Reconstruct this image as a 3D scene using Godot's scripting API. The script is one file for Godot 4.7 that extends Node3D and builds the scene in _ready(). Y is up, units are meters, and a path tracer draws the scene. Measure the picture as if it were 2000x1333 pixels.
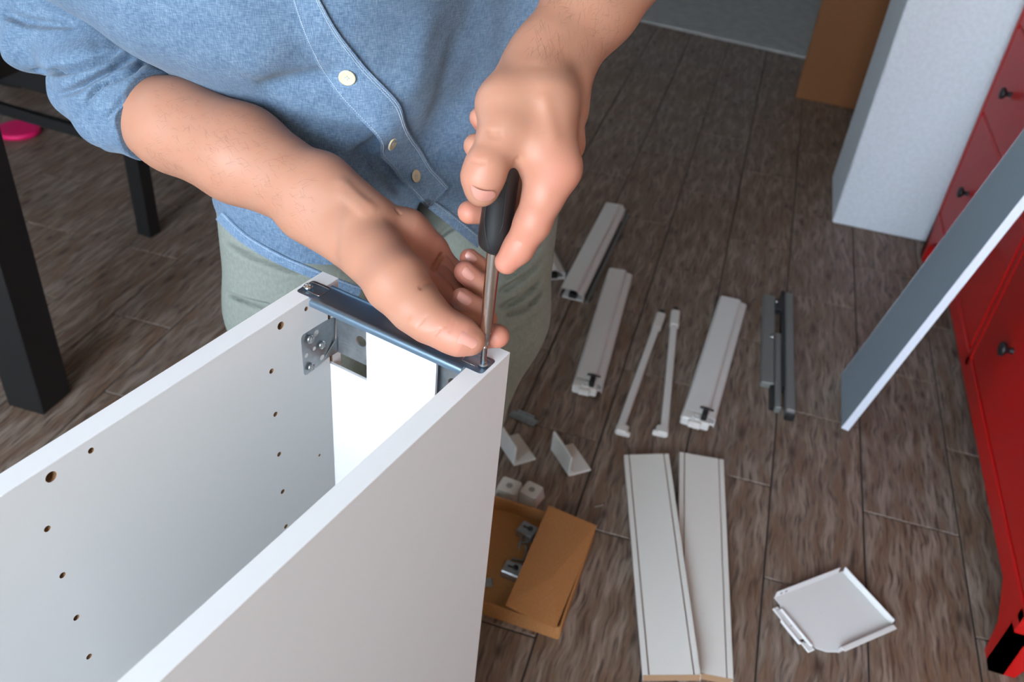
extends Node3D
# A man drives a screw into the steel rail of a narrow white kitchen cabinet; drawer parts lie on a wood-look floor.

var M := {}
var names := {}


func _ready():
	# ---- camera, sky, exposure ----
	var cam := Camera3D.new()
	cam.name = "camera"
	cam.fov = 41.93
	cam.near = 0.05
	cam.far = 60.0
	cam.transform = Transform3D(Basis(Vector3(0.95487, 0.08659, -0.28413), Vector3(-0.2359, 0.80233, -0.54829), Vector3(0.18048, 0.59057, 0.78654)), Vector3(0, 1.244, 0))
	var lens := CameraAttributesPhysical.new()
	lens.frustum_focal_length = 31.3
	lens.frustum_focus_distance = 0.72
	lens.exposure_aperture = 9.0
	add_child(cam)
	cam.attributes = lens
	cam.fov = 41.93
	cam.current = true
	var sky_mat := ProceduralSkyMaterial.new()
	sky_mat.sky_top_color = Color(0.80, 0.86, 0.93)
	sky_mat.sky_horizon_color = Color(0.93, 0.945, 0.955)
	sky_mat.ground_bottom_color = Color(0.42, 0.42, 0.38)
	sky_mat.ground_horizon_color = Color(0.62, 0.62, 0.58)
	sky_mat.sky_energy_multiplier = 9.0
	sky_mat.ground_energy_multiplier = 9.0
	var env := Environment.new()
	env.background_mode = Environment.BG_SKY
	env.sky = Sky.new()
	env.sky.sky_material = sky_mat
	env.tonemap_mode = Environment.TONE_MAPPER_LINEAR
	env.tonemap_exposure = 0.205
	env.sdfgi_enabled = true
	env.ssao_enabled = true
	env.ssil_enabled = true
	var we := WorldEnvironment.new()
	we.name = "world_environment"
	we.environment = env
	add_child(we)
	make_materials()
	room()
	floor_planks()
	cabinet()
	person()
	dresser()
	furniture_left()
	floor_parts()
	carton_of_fittings()


# ---------- naming ----------
func numbered(called: String) -> String:
	var n: int = names.get(called, 0)
	names[called] = n + 1
	return called if n == 0 else "%s_%03d" % [called, n]


func tag(o: Node3D, label: String, category := "", group := "", kind := "") -> void:
	if label:
		o.set_meta("label", label)
	if category:
		o.set_meta("category", category)
	if group:
		o.set_meta("group", group)
	if kind:
		o.set_meta("kind", kind)


func thing(called: String, label: String, category: String, at := Vector3.ZERO, turn := 0.0, group := "") -> Node3D:
	var o := Node3D.new()
	o.name = numbered(called)
	add_child(o)
	o.position = at
	o.rotation.y = turn
	tag(o, label, category, group)
	return o


func put(called: String, st, m: Material, parent: Node = null, at := Vector3.ZERO) -> MeshInstance3D:
	var o := MeshInstance3D.new()
	o.mesh = st.commit() if st is SurfaceTool else st
	o.material_override = m
	o.position = at
	if parent:
		o.name = called
		parent.add_child(o, true)
	else:
		o.name = numbered(called)
		add_child(o)
	return o


func struct(called: String, st, m: Material, at := Vector3.ZERO) -> MeshInstance3D:
	var o := put(called, st, m, null, at)
	o.set_meta("kind", "structure")
	return o


# ---------- shapes ----------
func begin() -> SurfaceTool:
	var st := SurfaceTool.new()
	st.begin(Mesh.PRIMITIVE_TRIANGLES)
	return st


func face(st: SurfaceTool, pts: Array, n: Vector3, uvs: Array = []) -> void:
	var p0: Vector3 = pts[0]
	for i in range(1, pts.size() - 1):
		var ids := [0, i, i + 1]
		var q1: Vector3 = pts[i]
		var q2: Vector3 = pts[i + 1]
		var c := (q1 - p0).cross(q2 - p0)
		if c.length_squared() < 1e-18:
			continue
		if c.dot(n) > 0.0:
			ids = [0, i + 1, i]
		for k in ids:
			st.set_normal(n)
			if uvs:
				st.set_uv(uvs[k])
			st.add_vertex(pts[k])


func box(st: SurfaceTool, c: Vector3, s: Vector3, bev := 0.0015, b := Basis(), uv := false) -> void:
	var h := s * 0.5
	var v := {}
	for sx in [-1, 1]:
		for sy in [-1, 1]:
			for sz in [-1, 1]:
				v[[sx, sy, sz, 0]] = c + b * Vector3(sx * h.x, sy * (h.y - bev), sz * (h.z - bev))
				v[[sx, sy, sz, 1]] = c + b * Vector3(sx * (h.x - bev), sy * h.y, sz * (h.z - bev))
				v[[sx, sy, sz, 2]] = c + b * Vector3(sx * (h.x - bev), sy * (h.y - bev), sz * h.z)
	for s1 in [-1, 1]:
		face(st, [v[[s1, -1, -1, 0]], v[[s1, 1, -1, 0]], v[[s1, 1, 1, 0]], v[[s1, -1, 1, 0]]], b * Vector3(s1, 0, 0), [Vector2(0, 0), Vector2(0, 0.02), Vector2(1, 0.02), Vector2(1, 0)] if uv else [])
		face(st, [v[[-1, s1, -1, 1]], v[[1, s1, -1, 1]], v[[1, s1, 1, 1]], v[[-1, s1, 1, 1]]], b * Vector3(0, s1, 0), [Vector2(0, 0), Vector2(0, 1), Vector2(1, 1), Vector2(1, 0)] if uv else [])
		face(st, [v[[-1, -1, s1, 2]], v[[1, -1, s1, 2]], v[[1, 1, s1, 2]], v[[-1, 1, s1, 2]]], b * Vector3(0, 0, s1), [Vector2(0, 0), Vector2(0, 1), Vector2(0.02, 1), Vector2(0.02, 0)] if uv else [])
		for s2 in [-1, 1]:
			var u1 := [Vector2(0, 0), Vector2(1, 0), Vector2(1, 0.01), Vector2(0, 0.01)] if uv else []
			face(st, [v[[s1, s2, -1, 0]], v[[s1, s2, 1, 0]], v[[s1, s2, 1, 1]], v[[s1, s2, -1, 1]]], b * Vector3(s1, s2, 0).normalized(), u1)
			face(st, [v[[s1, -1, s2, 0]], v[[s1, 1, s2, 0]], v[[s1, 1, s2, 2]], v[[s1, -1, s2, 2]]], b * Vector3(s1, 0, s2).normalized(), u1)
			face(st, [v[[-1, s1, s2, 1]], v[[1, s1, s2, 1]], v[[1, s1, s2, 2]], v[[-1, s1, s2, 2]]], b * Vector3(0, s1, s2).normalized(), u1)
			for s3 in [-1, 1]:
				face(st, [v[[s1, s2, s3, 0]], v[[s1, s2, s3, 1]], v[[s1, s2, s3, 2]]], b * Vector3(s1, s2, s3).normalized(), u1)


func one_box(s: Vector3, bev := 0.0015, c := Vector3.ZERO, b := Basis()) -> SurfaceTool:
	var st := begin()
	box(st, c, s, bev, b)
	return st


# polygon in x,y swept along z from z0 to z1, then moved by t
func prism(st: SurfaceTool, poly: PackedVector2Array, z0: float, z1: float, t := Transform3D()) -> void:
	var tri := Geometry2D.triangulate_polygon(poly)
	for k in 2:
		var z := z1 if k else z0
		for i in range(0, tri.size(), 3):
			var q := []
			for j in 3:
				q.append(t * Vector3(poly[tri[i + j]].x, poly[tri[i + j]].y, z))
			face(st, q, t.basis * Vector3(0, 0, 1 if k else -1))
	var turn := 1.0 if Geometry2D.is_polygon_clockwise(poly) else -1.0
	for i in poly.size():
		var a := poly[i]
		var b := poly[(i + 1) % poly.size()]
		var d := (b - a).normalized()
		var n := Vector3(-d.y, d.x, 0) * turn
		face(st, [t * Vector3(a.x, a.y, z0), t * Vector3(b.x, b.y, z0), t * Vector3(b.x, b.y, z1), t * Vector3(a.x, a.y, z1)], t.basis * n)


func rounded(w: float, h: float, r: float, steps := 4) -> PackedVector2Array:
	var out := PackedVector2Array()
	for k in 4:
		var cx := (w / 2 - r) * (1 if k in [0, 3] else -1)
		var cy := (h / 2 - r) * (1 if k in [0, 1] else -1)
		for i in steps + 1:
			var a := PI / 2 * (k + float(i) / steps)
			out.append(Vector2(cx + r * cos(a), cy + r * sin(a)))
	return out


func ring_strip(st: SurfaceTool, rings: Array, norms: Array, closed_ring := true) -> void:
	var n: int = rings[0].size()
	for i in rings.size() - 1:
		for j in (n if closed_ring else n - 1):
			var k := (j + 1) % n
			var q := [[i, j], [i + 1, j], [i + 1, k], [i, k]]
			var mid: Vector3 = norms[i][j] + norms[i + 1][k]
			for t in [[0, 1, 2], [0, 2, 3]]:
				var a: Vector3 = rings[q[t[0]][0]][q[t[0]][1]]
				var b: Vector3 = rings[q[t[1]][0]][q[t[1]][1]]
				var c: Vector3 = rings[q[t[2]][0]][q[t[2]][1]]
				var x := (b - a).cross(c - a)
				if x.length_squared() < 1e-20:
					continue
				var o: Array = t if x.dot(mid) < 0.0 else [t[0], t[2], t[1]]
				for e in o:
					st.set_normal(norms[q[e][0]][q[e][1]])
					st.add_vertex(rings[q[e][0]][q[e][1]])


# profile of [radius, y] turned round the y axis of t
func lathe(st: SurfaceTool, prof: Array, t := Transform3D(), sides := 24) -> void:
	var rings := []
	var norms := []
	for i in prof.size():
		var a: Array = prof[maxi(i - 1, 0)]
		var b: Array = prof[mini(i + 1, prof.size() - 1)]
		var n2 := Vector2(b[1] - a[1], -(b[0] - a[0])).normalized()
		var ring := []
		var norm := []
		for j in sides:
			var d := Vector3(cos(TAU * j / sides), 0, sin(TAU * j / sides))
			ring.append(t * (d * prof[i][0] + Vector3(0, prof[i][1], 0)))
			norm.append((t.basis * (d * n2.x + Vector3(0, n2.y, 0))).normalized())
		rings.append(ring)
		norms.append(norm)
	ring_strip(st, rings, norms)


# a hard-edged lathe: every segment keeps its own normal
func turned(st: SurfaceTool, prof: Array, t := Transform3D(), sides := 24) -> void:
	for i in prof.size() - 1:
		lathe(st, [prof[i], prof[i + 1]], t, sides)


func tube(st: SurfaceTool, pts: Array, radii: Array, sides := 10) -> void:
	var rings := []
	var norms := []
	var side := Vector3.ZERO
	for i in pts.size():
		var d: Vector3 = (pts[mini(i + 1, pts.size() - 1)] - pts[maxi(i - 1, 0)]).normalized()
		if side == Vector3.ZERO:
			side = d.cross(Vector3.UP if absf(d.y) < 0.9 else Vector3.RIGHT).normalized()
		side = (side - d * side.dot(d)).normalized()
		var up := d.cross(side)
		var ring := []
		var norm := []
		for j in sides:
			var q := side * cos(TAU * j / sides) + up * sin(TAU * j / sides)
			ring.append(pts[i] + q * radii[i])
			norm.append(q)
		rings.append(ring)
		norms.append(norm)
	for e in [0, pts.size() - 1]:
		var d: Vector3 = (pts[1] - pts[0]) if e == 0 else (pts[e - 1] - pts[e])
		face(st, rings[e], -d.normalized())
	ring_strip(st, rings, norms)


func smooth_path(pts: Array, steps := 6) -> Array:
	var out := []
	for i in pts.size() - 1:
		var a: Vector3 = pts[maxi(i - 1, 0)]
		var b: Vector3 = pts[i]
		var c: Vector3 = pts[i + 1]
		var d: Vector3 = pts[mini(i + 2, pts.size() - 1)]
		for k in steps:
			out.append(b.cubic_interpolate(c, a, d, float(k) / steps))
	out.append(pts[-1])
	return out


# ---------- materials ----------
func rgb(r: int, g: int, b: int) -> Color:
	return Color8(r, g, b)


func mat(called: String, c: Color, rough := 0.6, metal := 0.0, spec := 0.5) -> StandardMaterial3D:
	var m := StandardMaterial3D.new()
	m.resource_name = called
	m.albedo_color = c
	m.roughness = rough
	m.metallic = metal
	m.metallic_specular = spec
	M[called] = m
	return m


func noise(sd: int, freq: float, octaves := 4) -> FastNoiseLite:
	var n := FastNoiseLite.new()
	n.seed = sd
	n.noise_type = FastNoiseLite.TYPE_SIMPLEX_SMOOTH
	n.frequency = freq
	n.fractal_octaves = octaves
	return n


func noise_tex(sd: int, freq: float, lo: Color, hi: Color, size := 512, octaves := 5) -> NoiseTexture2D:
	var t := NoiseTexture2D.new()
	t.width = size
	t.height = size
	t.seamless = true
	t.noise = noise(sd, freq, octaves)
	var r := Gradient.new()
	r.set_color(0, lo)
	r.set_color(1, hi)
	t.color_ramp = r
	return t


func speckle(m: StandardMaterial3D, sd: int, lo: float, hi: float, scale: float, bump := 0.0, freq := 0.02) -> void:
	m.albedo_texture = noise_tex(sd, freq, Color(lo, lo, lo), Color(hi, hi, hi))
	m.uv1_triplanar = true
	m.uv1_scale = Vector3.ONE * scale
	if bump > 0.0:
		m.heightmap_enabled = true
		m.heightmap_texture = m.albedo_texture
		m.heightmap_scale = bump


func wood_texture(sd: int) -> ImageTexture:
	var w := 640
	var h := 224
	var rng := RandomNumberGenerator.new()
	rng.seed = sd * 7 + 3
	var fine := noise(sd, 1.0, 3)
	var broad := noise(sd + 50, 1.0, 3)
	var warp := noise(sd + 90, 0.006, 2)
	var base := Color(0.435, 0.365, 0.315).lerp(Color(0.46, 0.415, 0.385), rng.randf())
	var dark := Color(0.205, 0.150, 0.118)
	var pale := Color(0.585, 0.525, 0.475)
	var tan := Color(0.405, 0.295, 0.215)
	var knots := []
	for k in rng.randi_range(1, 3):
		knots.append(Vector3(rng.randf_range(40, w - 40), rng.randf_range(20, h - 20), rng.randf_range(7, 16)))
	var bytes := PackedByteArray()
	bytes.resize(w * h * 3)
	var at := 0
	for y in h:
		for x in w:
			var yy := y + 9.0 * warp.get_noise_2d(x, y * 0.7)
			var near := 0.0
			for k in knots:
				var q := Vector2((x - k.x) * 0.36, yy - k.y)
				var r: float = q.length() / k.z
				if r < 4.0:
					yy += signf(yy - k.y) * k.z * 0.7 * exp(-r * r * 0.35)
					near = maxf(near, exp(-r * r * 1.6))
			var a := fine.get_noise_2d(x * 0.0075, yy * 0.085)
			var b := broad.get_noise_2d(x * 0.0034, yy * 0.026)
			var c := fine.get_noise_2d(x * 0.016 + 500.0, yy * 0.34)
			var e := broad.get_noise_2d(x * 0.011 + 900.0, yy * 0.05)
			var col := base
			col = col.lerp(pale, clampf(b * 1.1 + a * 0.6, 0.0, 0.65))
			col = col.lerp(tan, clampf(-b * 0.9 + 0.08 + e * 0.5, 0.0, 0.6))
			col = col.lerp(dark, clampf(-a * 1.25 - 0.16 - e * 0.5, 0.0, 0.75))
			col = col.lerp(dark, near * 0.9)
			var f := 1.0 + c * 0.16
			bytes[at] = int(clampf(col.r * f, 0, 1) * 255)
			bytes[at + 1] = int(clampf(col.g * f, 0, 1) * 255)
			bytes[at + 2] = int(clampf(col.b * f, 0, 1) * 255)
			at += 3
	return ImageTexture.create_from_image(Image.create_from_data(w, h, false, Image.FORMAT_RGB8, bytes))


func chambray_texture() -> Array:
	var n := 640
	var warp := noise(11, 1.0, 2)
	var weft := noise(12, 1.0, 2)
	var cloud := noise(13, 0.012, 3)
	var bytes := PackedByteArray()
	bytes.resize(n * n * 3)
	var relief := PackedByteArray()
	relief.resize(n * n)
	var deep := Color(0.235, 0.32, 0.42)
	var mid := Color(0.38, 0.475, 0.575)
	var white := Color(0.66, 0.73, 0.79)
	var at := 0
	for y in n:
		for x in n:
			var a := warp.get_noise_2d(x * 0.55, y * 0.035)
			var b := weft.get_noise_2d(x * 0.035, y * 0.55)
			var c := cloud.get_noise_2d(x, y)
			var over := ((x / 2) + (y / 2)) % 2 == 0
			var t := (a if over else b) * 0.95 + (b if over else a) * 0.35 + c * 0.22
			var col := mid.lerp(white, clampf(t * 0.8, 0, 1)) if t > 0 else mid.lerp(deep, clampf(-t * 0.95, 0, 1))
			bytes[at * 3] = int(col.r * 255)
			bytes[at * 3 + 1] = int(col.g * 255)
			bytes[at * 3 + 2] = int(col.b * 255)
			relief[at] = int(clampf(0.5 + t * 0.5, 0, 1) * 255)
			at += 1
	return [ImageTexture.create_from_image(Image.create_from_data(n, n, false, Image.FORMAT_RGB8, bytes)), ImageTexture.create_from_image(Image.create_from_data(n, n, false, Image.FORMAT_L8, relief))]


func make_materials() -> void:
	mat("white_melamine", rgb(238, 237, 235), 0.42)
	mat("white_edge", rgb(240, 240, 240), 0.5)
	mat("chipboard", rgb(168, 122, 82), 0.9)
	speckle(M.chipboard, 5, 0.55, 1.0, 30.0, 0.05, 0.05)
	mat("rail_steel_reflection", rgb(158, 188, 214), 0.34, 1.0)  # blue tint paints in the shirt mirrored by the rail
	mat("steel", rgb(196, 203, 208), 0.30, 0.92)
	speckle(M.steel, 6, 0.86, 1.0, 9.0, 0.0, 0.015)
	mat("bright_steel", rgb(214, 218, 222), 0.2, 1.0)
	mat("nickel_shaft", rgb(226, 216, 208), 0.14, 1.0)
	mat("slide_steel", rgb(148, 152, 150), 0.5, 0.75)
	mat("white_metal", rgb(226, 225, 222), 0.45)
	mat("white_plastic", rgb(226, 224, 218), 0.4)
	mat("off_white_board", rgb(226, 222, 214), 0.5)
	mat("groove_brown", rgb(150, 118, 88), 0.9)
	mat("black_plastic", rgb(20, 20, 22), 0.5)
	mat("black_wood", rgb(13, 12, 12), 0.55)
	mat("black_rubber", rgb(14, 15, 18), 0.45)
	mat("hole_shade", rgb(150, 150, 148), 0.6)  # grey for inserts that paint the shade inside holes and recesses
	mat("cardboard", rgb(174, 118, 66), 0.85)
	speckle(M.cardboard, 8, 0.86, 1.0, 14.0, 0.02, 0.03)
	mat("carton_brown", rgb(132, 84, 48), 0.85)
	speckle(M.carton_brown, 9, 0.86, 1.0, 8.0, 0.02, 0.03)
	mat("red_paint", rgb(170, 4, 4), 0.42)
	M.red_paint.clearcoat_enabled = true
	M.red_paint.clearcoat = 0.2
	M.red_paint.clearcoat_roughness = 0.28
	mat("blue_grey_board", rgb(128, 142, 152), 0.4)
	mat("blue_white_edge", rgb(214, 222, 232), 0.5)
	mat("plaster", rgb(214, 222, 230), 0.9)
	speckle(M.plaster, 10, 0.94, 1.0, 3.0, 0.05, 0.04)
	mat("warm_wall", rgb(232, 214, 198), 0.9)
	mat("ceiling_white", rgb(236, 236, 234), 0.95)
	mat("grout", rgb(48, 42, 38), 0.9)
	mat("grey_sheet", rgb(186, 188, 186), 0.3)
	speckle(M.grey_sheet, 21, 0.82, 1.0, 1.2, 0.0, 0.02)
	mat("pink_rubber", rgb(214, 10, 92), 0.6)
	for k in 8:
		var m := mat("plank_%d" % k, Color.WHITE, 0.5)
		m.albedo_texture = wood_texture(k + 1)
		m.heightmap_enabled = true
		m.heightmap_texture = m.albedo_texture
		m.heightmap_scale = 0.06


# ---------- the room ----------
func room() -> void:
	var lo := -3.3
	var hi := 1.12
	struct("ceiling", one_box(Vector3(hi - lo + 0.4, 0.15, 8.6), 0.0), M.ceiling_white, Vector3((lo + hi) / 2, 2.575, -1.9))
	struct("wall_back", one_box(Vector3(hi - lo, 2.5, 0.2), 0.0), M.plaster, Vector3((lo + hi) / 2, 1.25, -6.1))
	struct("wall_corner", one_box(Vector3(0.76, 2.5, 0.344), 0.004), M.plaster, Vector3(0.7405, 1.25, -2.812))
	# front wall behind the camera, with a tall glazed opening
	var front := 2.1
	for w in [["wall_front", true, front, lo, hi, "F"], ["wall_right", false, hi + 0.2, -6.0, front, "R"], ["wall_left", false, lo, -6.0, front, "L"]]:
		var open := []
		for q in [["F", -1.7, 0.35, 0.8, 2.42], ["L", -1.7, -0.9, 1.8, 2.42]]:
			if q[0] == w[5]:
				open = q
		if open:
			wall_with_opening(w[0], w[1], w[2], w[3], w[4], open[1], open[2], open[3], open[4])
			window("window_1" if w[5] == "F" else "window_2", w[1], w[2], open[1], open[2], open[3], open[4])
		else:
			wall_with_opening(w[0], w[1], w[2], w[3], w[4], w[3], w[3] + 0.0001, 0.0, 2.5)


func wall_with_opening(called: String, along_x: bool, at: float, a: float, b: float, oa: float, ob: float, y0: float, y1: float) -> void:
	var st := begin()
	for r in [[a, oa, 0.0, 2.5], [ob, b, 0.0, 2.5], [oa, ob, 0.0, y0], [oa, ob, y1, 2.5]]:
		if r[1] - r[0] < 0.001 or r[3] - r[2] < 0.001:
			continue
		var mid := Vector3((r[0] + r[1]) / 2, (r[2] + r[3]) / 2, at + 0.1)
		var size := Vector3(r[1] - r[0], r[3] - r[2], 0.2)
		if not along_x:
			mid = Vector3(at - 0.1, mid.y, mid.x)
			size = Vector3(0.2, size.y, size.x)
		box(st, mid, size, 0.0)
	struct(called, st, M.warm_wall if called == "wall_right" else M.plaster)


func window(called: String, along_x: bool, at: float, a: float, b: float, y0: float, y1: float) -> void:
	var root := Node3D.new()
	root.name = called
	add_child(root)
	root.set_meta("kind", "structure")
	root.position = Vector3((a + b) / 2, y0, at + 0.1) if along_x else Vector3(at - 0.1, y0, (a + b) / 2)
	root.rotation.y = 0.0 if along_x else PI / 2
	var w := b - a
	var h := y1 - y0
	var st := begin()
	for s in [-1, 1]:
		box(st, Vector3(s * (w / 2 - 0.03), h / 2, 0), Vector3(0.06, h, 0.07), 0.004)
	box(st, Vector3(0, 0.03, 0), Vector3(w - 0.12, 0.06, 0.07), 0.004)
	box(st, Vector3(0, h - 0.03, 0), Vector3(w - 0.12, 0.06, 0.07), 0.004)
	box(st, Vector3(0, h / 2, 0), Vector3(0.06, h - 0.12, 0.07), 0.004)
	put("window_frame", st, M.white_metal, root)


func floor_planks() -> void:
	var root := Node3D.new()
	root.name = "floor"
	add_child(root)
	root.set_meta("kind", "structure")
	put("subfloor", one_box(Vector3(4.9, 0.1, 8.6), 0.0), M.grout, root, Vector3(-1.09, -0.0535, -1.9))
	var xs := [-3.3, -3.11, -2.95, -2.79, -2.64, -2.485, -2.33, -2.18, -2.028, -1.875, -1.722, -1.57, -1.418, -1.268, -1.115, -0.951, -0.787, -0.623, -0.459, -0.288, -0.111, 0.066, 0.243, 0.423, 0.6055, 0.785, 0.96, 1.12]
	var rng := RandomNumberGenerator.new()
	rng.seed = 77
	var far := {}
	for r in xs.size() - 1:
		var w: float = xs[r + 1] - xs[r] - 0.0035
		var even := r % 2 == 0
		var z0 := 2.1
		var zs := []
		var z := (-1.152 if even else -1.392) + 0.5025 * 6
		while z > -6.3:
			zs.append(z)
			z -= 0.5025
		var st := begin()
		box(st, Vector3.ZERO, Vector3(w, 0.01, 0.499), 0.0012, Basis(), true)
		var mesh := st.commit()
		for q in zs:
			var tone := rng.randi_range(0, 7)
			var flip := rng.randi_range(0, 1)
			var mid := Vector3((xs[r] + xs[r + 1]) / 2, -0.005 + rng.randf_range(-0.0004, 0.0), q - 0.25125)
			if mid.z > 2.2:
				continue
			var seen := mid.z < -0.35 and mid.z > -4.4 and mid.x > -2.9 and mid.x < 0.75
			if seen:
				var o := put("plank", mesh, M["plank_%d" % tone], root, mid)
				o.rotation.y = PI * flip
			else:
				if not far.has(tone):
					far[tone] = begin()
				far[tone].append_from(mesh, 0, Transform3D(Basis(Vector3.UP, PI * flip), mid))
	for tone in far:
		var o := put("plank_field", far[tone], M["plank_%d" % tone], root)
		o.set_meta("kind", "stuff")


# ---------- a distance field on a grid, meshed with surface nets ----------
class Field:
	var o: Vector3
	var c: float
	var nx: int
	var ny: int
	var nz: int
	var d := PackedFloat32Array()
	var part := PackedFloat32Array()
	var touched := PackedInt32Array()

	func _init(lo: Vector3, hi: Vector3, cell: float) -> void:
		o = lo
		c = cell
		nx = int(ceil((hi.x - lo.x) / c)) + 1
		ny = int(ceil((hi.y - lo.y) / c)) + 1
		nz = int(ceil((hi.z - lo.z) / c)) + 1
		d.resize(nx * ny * nz)
		d.fill(1.0)

	# add a tapered capsule, joined smoothly over k
	func cap(a: Vector3, b: Vector3, ra: float, rb: float, k: float) -> void:
		stamp(d, a, b, ra, rb, k, false)

	func stamp(arr: PackedFloat32Array, a: Vector3, b: Vector3, ra: float, rb: float, k: float, keep: bool) -> void:
		var m := maxf(ra, rb) + k + 2.5 * c
		var lo := a.min(b) - Vector3(m, m, m) - o
		var hi := a.max(b) + Vector3(m, m, m) - o
		var x0 := maxi(0, int(lo.x / c))
		var x1 := mini(nx - 1, int(hi.x / c) + 1)
		var y0 := maxi(0, int(lo.y / c))
		var y1 := mini(ny - 1, int(hi.y / c) + 1)
		var z0 := maxi(0, int(lo.z / c))
		var z1 := mini(nz - 1, int(hi.z / c) + 1)
		var ba := b - a
		var il := 1.0 / maxf(ba.length_squared(), 1e-9)
		var dr := rb - ra
		var k4 := 0.25 / maxf(k, 1e-6)
		var rel := o - a
		for z in range(z0, z1 + 1):
			for y in range(y0, y1 + 1):
				var i := (z * ny + y) * nx + x0
				var pa := Vector3(x0 * c, y * c, z * c) + rel
				for x in range(x0, x1 + 1):
					var t := clampf(pa.dot(ba) * il, 0.0, 1.0)
					var e := (pa - ba * t).length() - ra - dr * t
					var f := arr[i]
					if e < f + k:
						var h := k - absf(e - f)
						if keep and f >= 1.0:
							touched.append(i)
						arr[i] = minf(e, f) - (h * h * k4 if h > 0.0 else 0.0)
					i += 1
					pa.x += c

	# a finger: its own bones joined to each other, then to the body, but never to another finger
	func finger(pts: Array, radii: Array, k: float) -> void:
		if part.size() != d.size():
			part.resize(d.size())
			part.fill(1.0)
		touched = PackedInt32Array()
		for i in pts.size() - 1:
			stamp(part, pts[i], pts[i + 1], radii[i], radii[i + 1], 0.004, true)
		pending.append([touched, k])
		var vals := PackedFloat32Array()
		vals.resize(touched.size())
		for n in touched.size():
			vals[n] = part[touched[n]]
			part[touched[n]] = 1.0
		pending[-1].append(vals)

	var pending := []

	func join_fingers() -> void:
		var base := d.duplicate()
		for p in pending:
			var ids: PackedInt32Array = p[0]
			var k: float = p[1]
			var vals: PackedFloat32Array = p[2]
			for n in ids.size():
				var i := ids[n]
				var f := base[i]
				var e := vals[n]
				var h := k - absf(e - f)
				var g := minf(e, f) - (h * h * 0.25 / k if h > 0.0 else 0.0)
				if g < d[i]:
					d[i] = g
		pending.clear()
		part = PackedFloat32Array()

	# press a groove (depth > 0) or raise a ridge (depth < 0) along a line
	func groove(pts: Array, depth: float, w: float) -> void:
		var m := w * 2.4
		var n := pts.size() - 1
		var lo: Vector3 = pts[0]
		var hi: Vector3 = pts[0]
		var pa := PackedVector3Array(pts)
		for p in pts:
			lo = lo.min(p)
			hi = hi.max(p)
		lo -= Vector3(m, m, m) + o
		hi += Vector3(m, m, m) - o
		for z in range(maxi(0, int(lo.z / c)), mini(nz - 1, int(hi.z / c) + 1) + 1):
			for y in range(maxi(0, int(lo.y / c)), mini(ny - 1, int(hi.y / c) + 1) + 1):
				var i := (z * ny + y) * nx
				for x in range(maxi(0, int(lo.x / c)), mini(nx - 1, int(hi.x / c) + 1) + 1):
					var f := d[i + x]
					if f > 0.02 or f < -0.03:
						continue
					var p := o + Vector3(x, y, z) * c
					var best := m * m
					var where := -1.0
					for s in n:
						var q := p - pa[s]
						var ba := pa[s + 1] - pa[s]
						var t := clampf(q.dot(ba) / maxf(ba.length_squared(), 1e-10), 0.0, 1.0)
						var l := (q - ba * t).length_squared()
						if l < best:
							best = l
							where = (s + t) / n
					if where >= 0.0:
						var ends := minf(1.0, 5.0 * where * (1.0 - where) + 0.05)
						d[i + x] = f + depth * ends * exp(-best / (w * w))

	func at(p: Vector3) -> float:
		var q := (p - o) / c
		var x := clampi(int(q.x), 0, nx - 2)
		var y := clampi(int(q.y), 0, ny - 2)
		var z := clampi(int(q.z), 0, nz - 2)
		var f := Vector3(q.x - x, q.y - y, q.z - z).clamp(Vector3.ZERO, Vector3.ONE)
		var i := (z * ny + y) * nx + x
		var yy := nx
		var zz := nx * ny
		var a := lerpf(lerpf(d[i], d[i + 1], f.x), lerpf(d[i + yy], d[i + yy + 1], f.x), f.y)
		var b := lerpf(lerpf(d[i + zz], d[i + zz + 1], f.x), lerpf(d[i + zz + yy], d[i + zz + yy + 1], f.x), f.y)
		return lerpf(a, b, f.z)

	# the surface point met when going from p along dir
	func hit(p: Vector3, dir: Vector3, far := 0.4) -> Vector3:
		var t := 0.0
		while t < far:
			var v := at(p + dir * t)
			if v < 0.0003:
				return p + dir * t
			t += maxf(minf(v * 0.7, 0.01), 0.0005)
		return p

	func normal_at(p: Vector3) -> Vector3:
		var h := c
		return Vector3(at(p + Vector3(h, 0, 0)) - at(p - Vector3(h, 0, 0)), at(p + Vector3(0, h, 0)) - at(p - Vector3(0, h, 0)), at(p + Vector3(0, 0, h)) - at(p - Vector3(0, 0, h))).normalized()

	# [positions, normals, indices]
	func surface() -> Array:
		var ids := PackedInt32Array()
		ids.resize(d.size())
		var vs := PackedVector3Array()
		var ns := PackedVector3Array()
		var ix := PackedInt32Array()
		var sy := nx
		var sz := nx * ny
		var lim := c * 1.9 + 0.011
		var ea := [0, 2, 4, 6, 0, 1, 4, 5, 0, 1, 2, 3]
		var eb := [1, 3, 5, 7, 2, 3, 6, 7, 4, 5, 6, 7]
		var corner := []
		for k in 8:
			corner.append(Vector3(k & 1, (k >> 1) & 1, (k >> 2) & 1))
		var v := PackedFloat32Array()
		v.resize(8)
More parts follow.
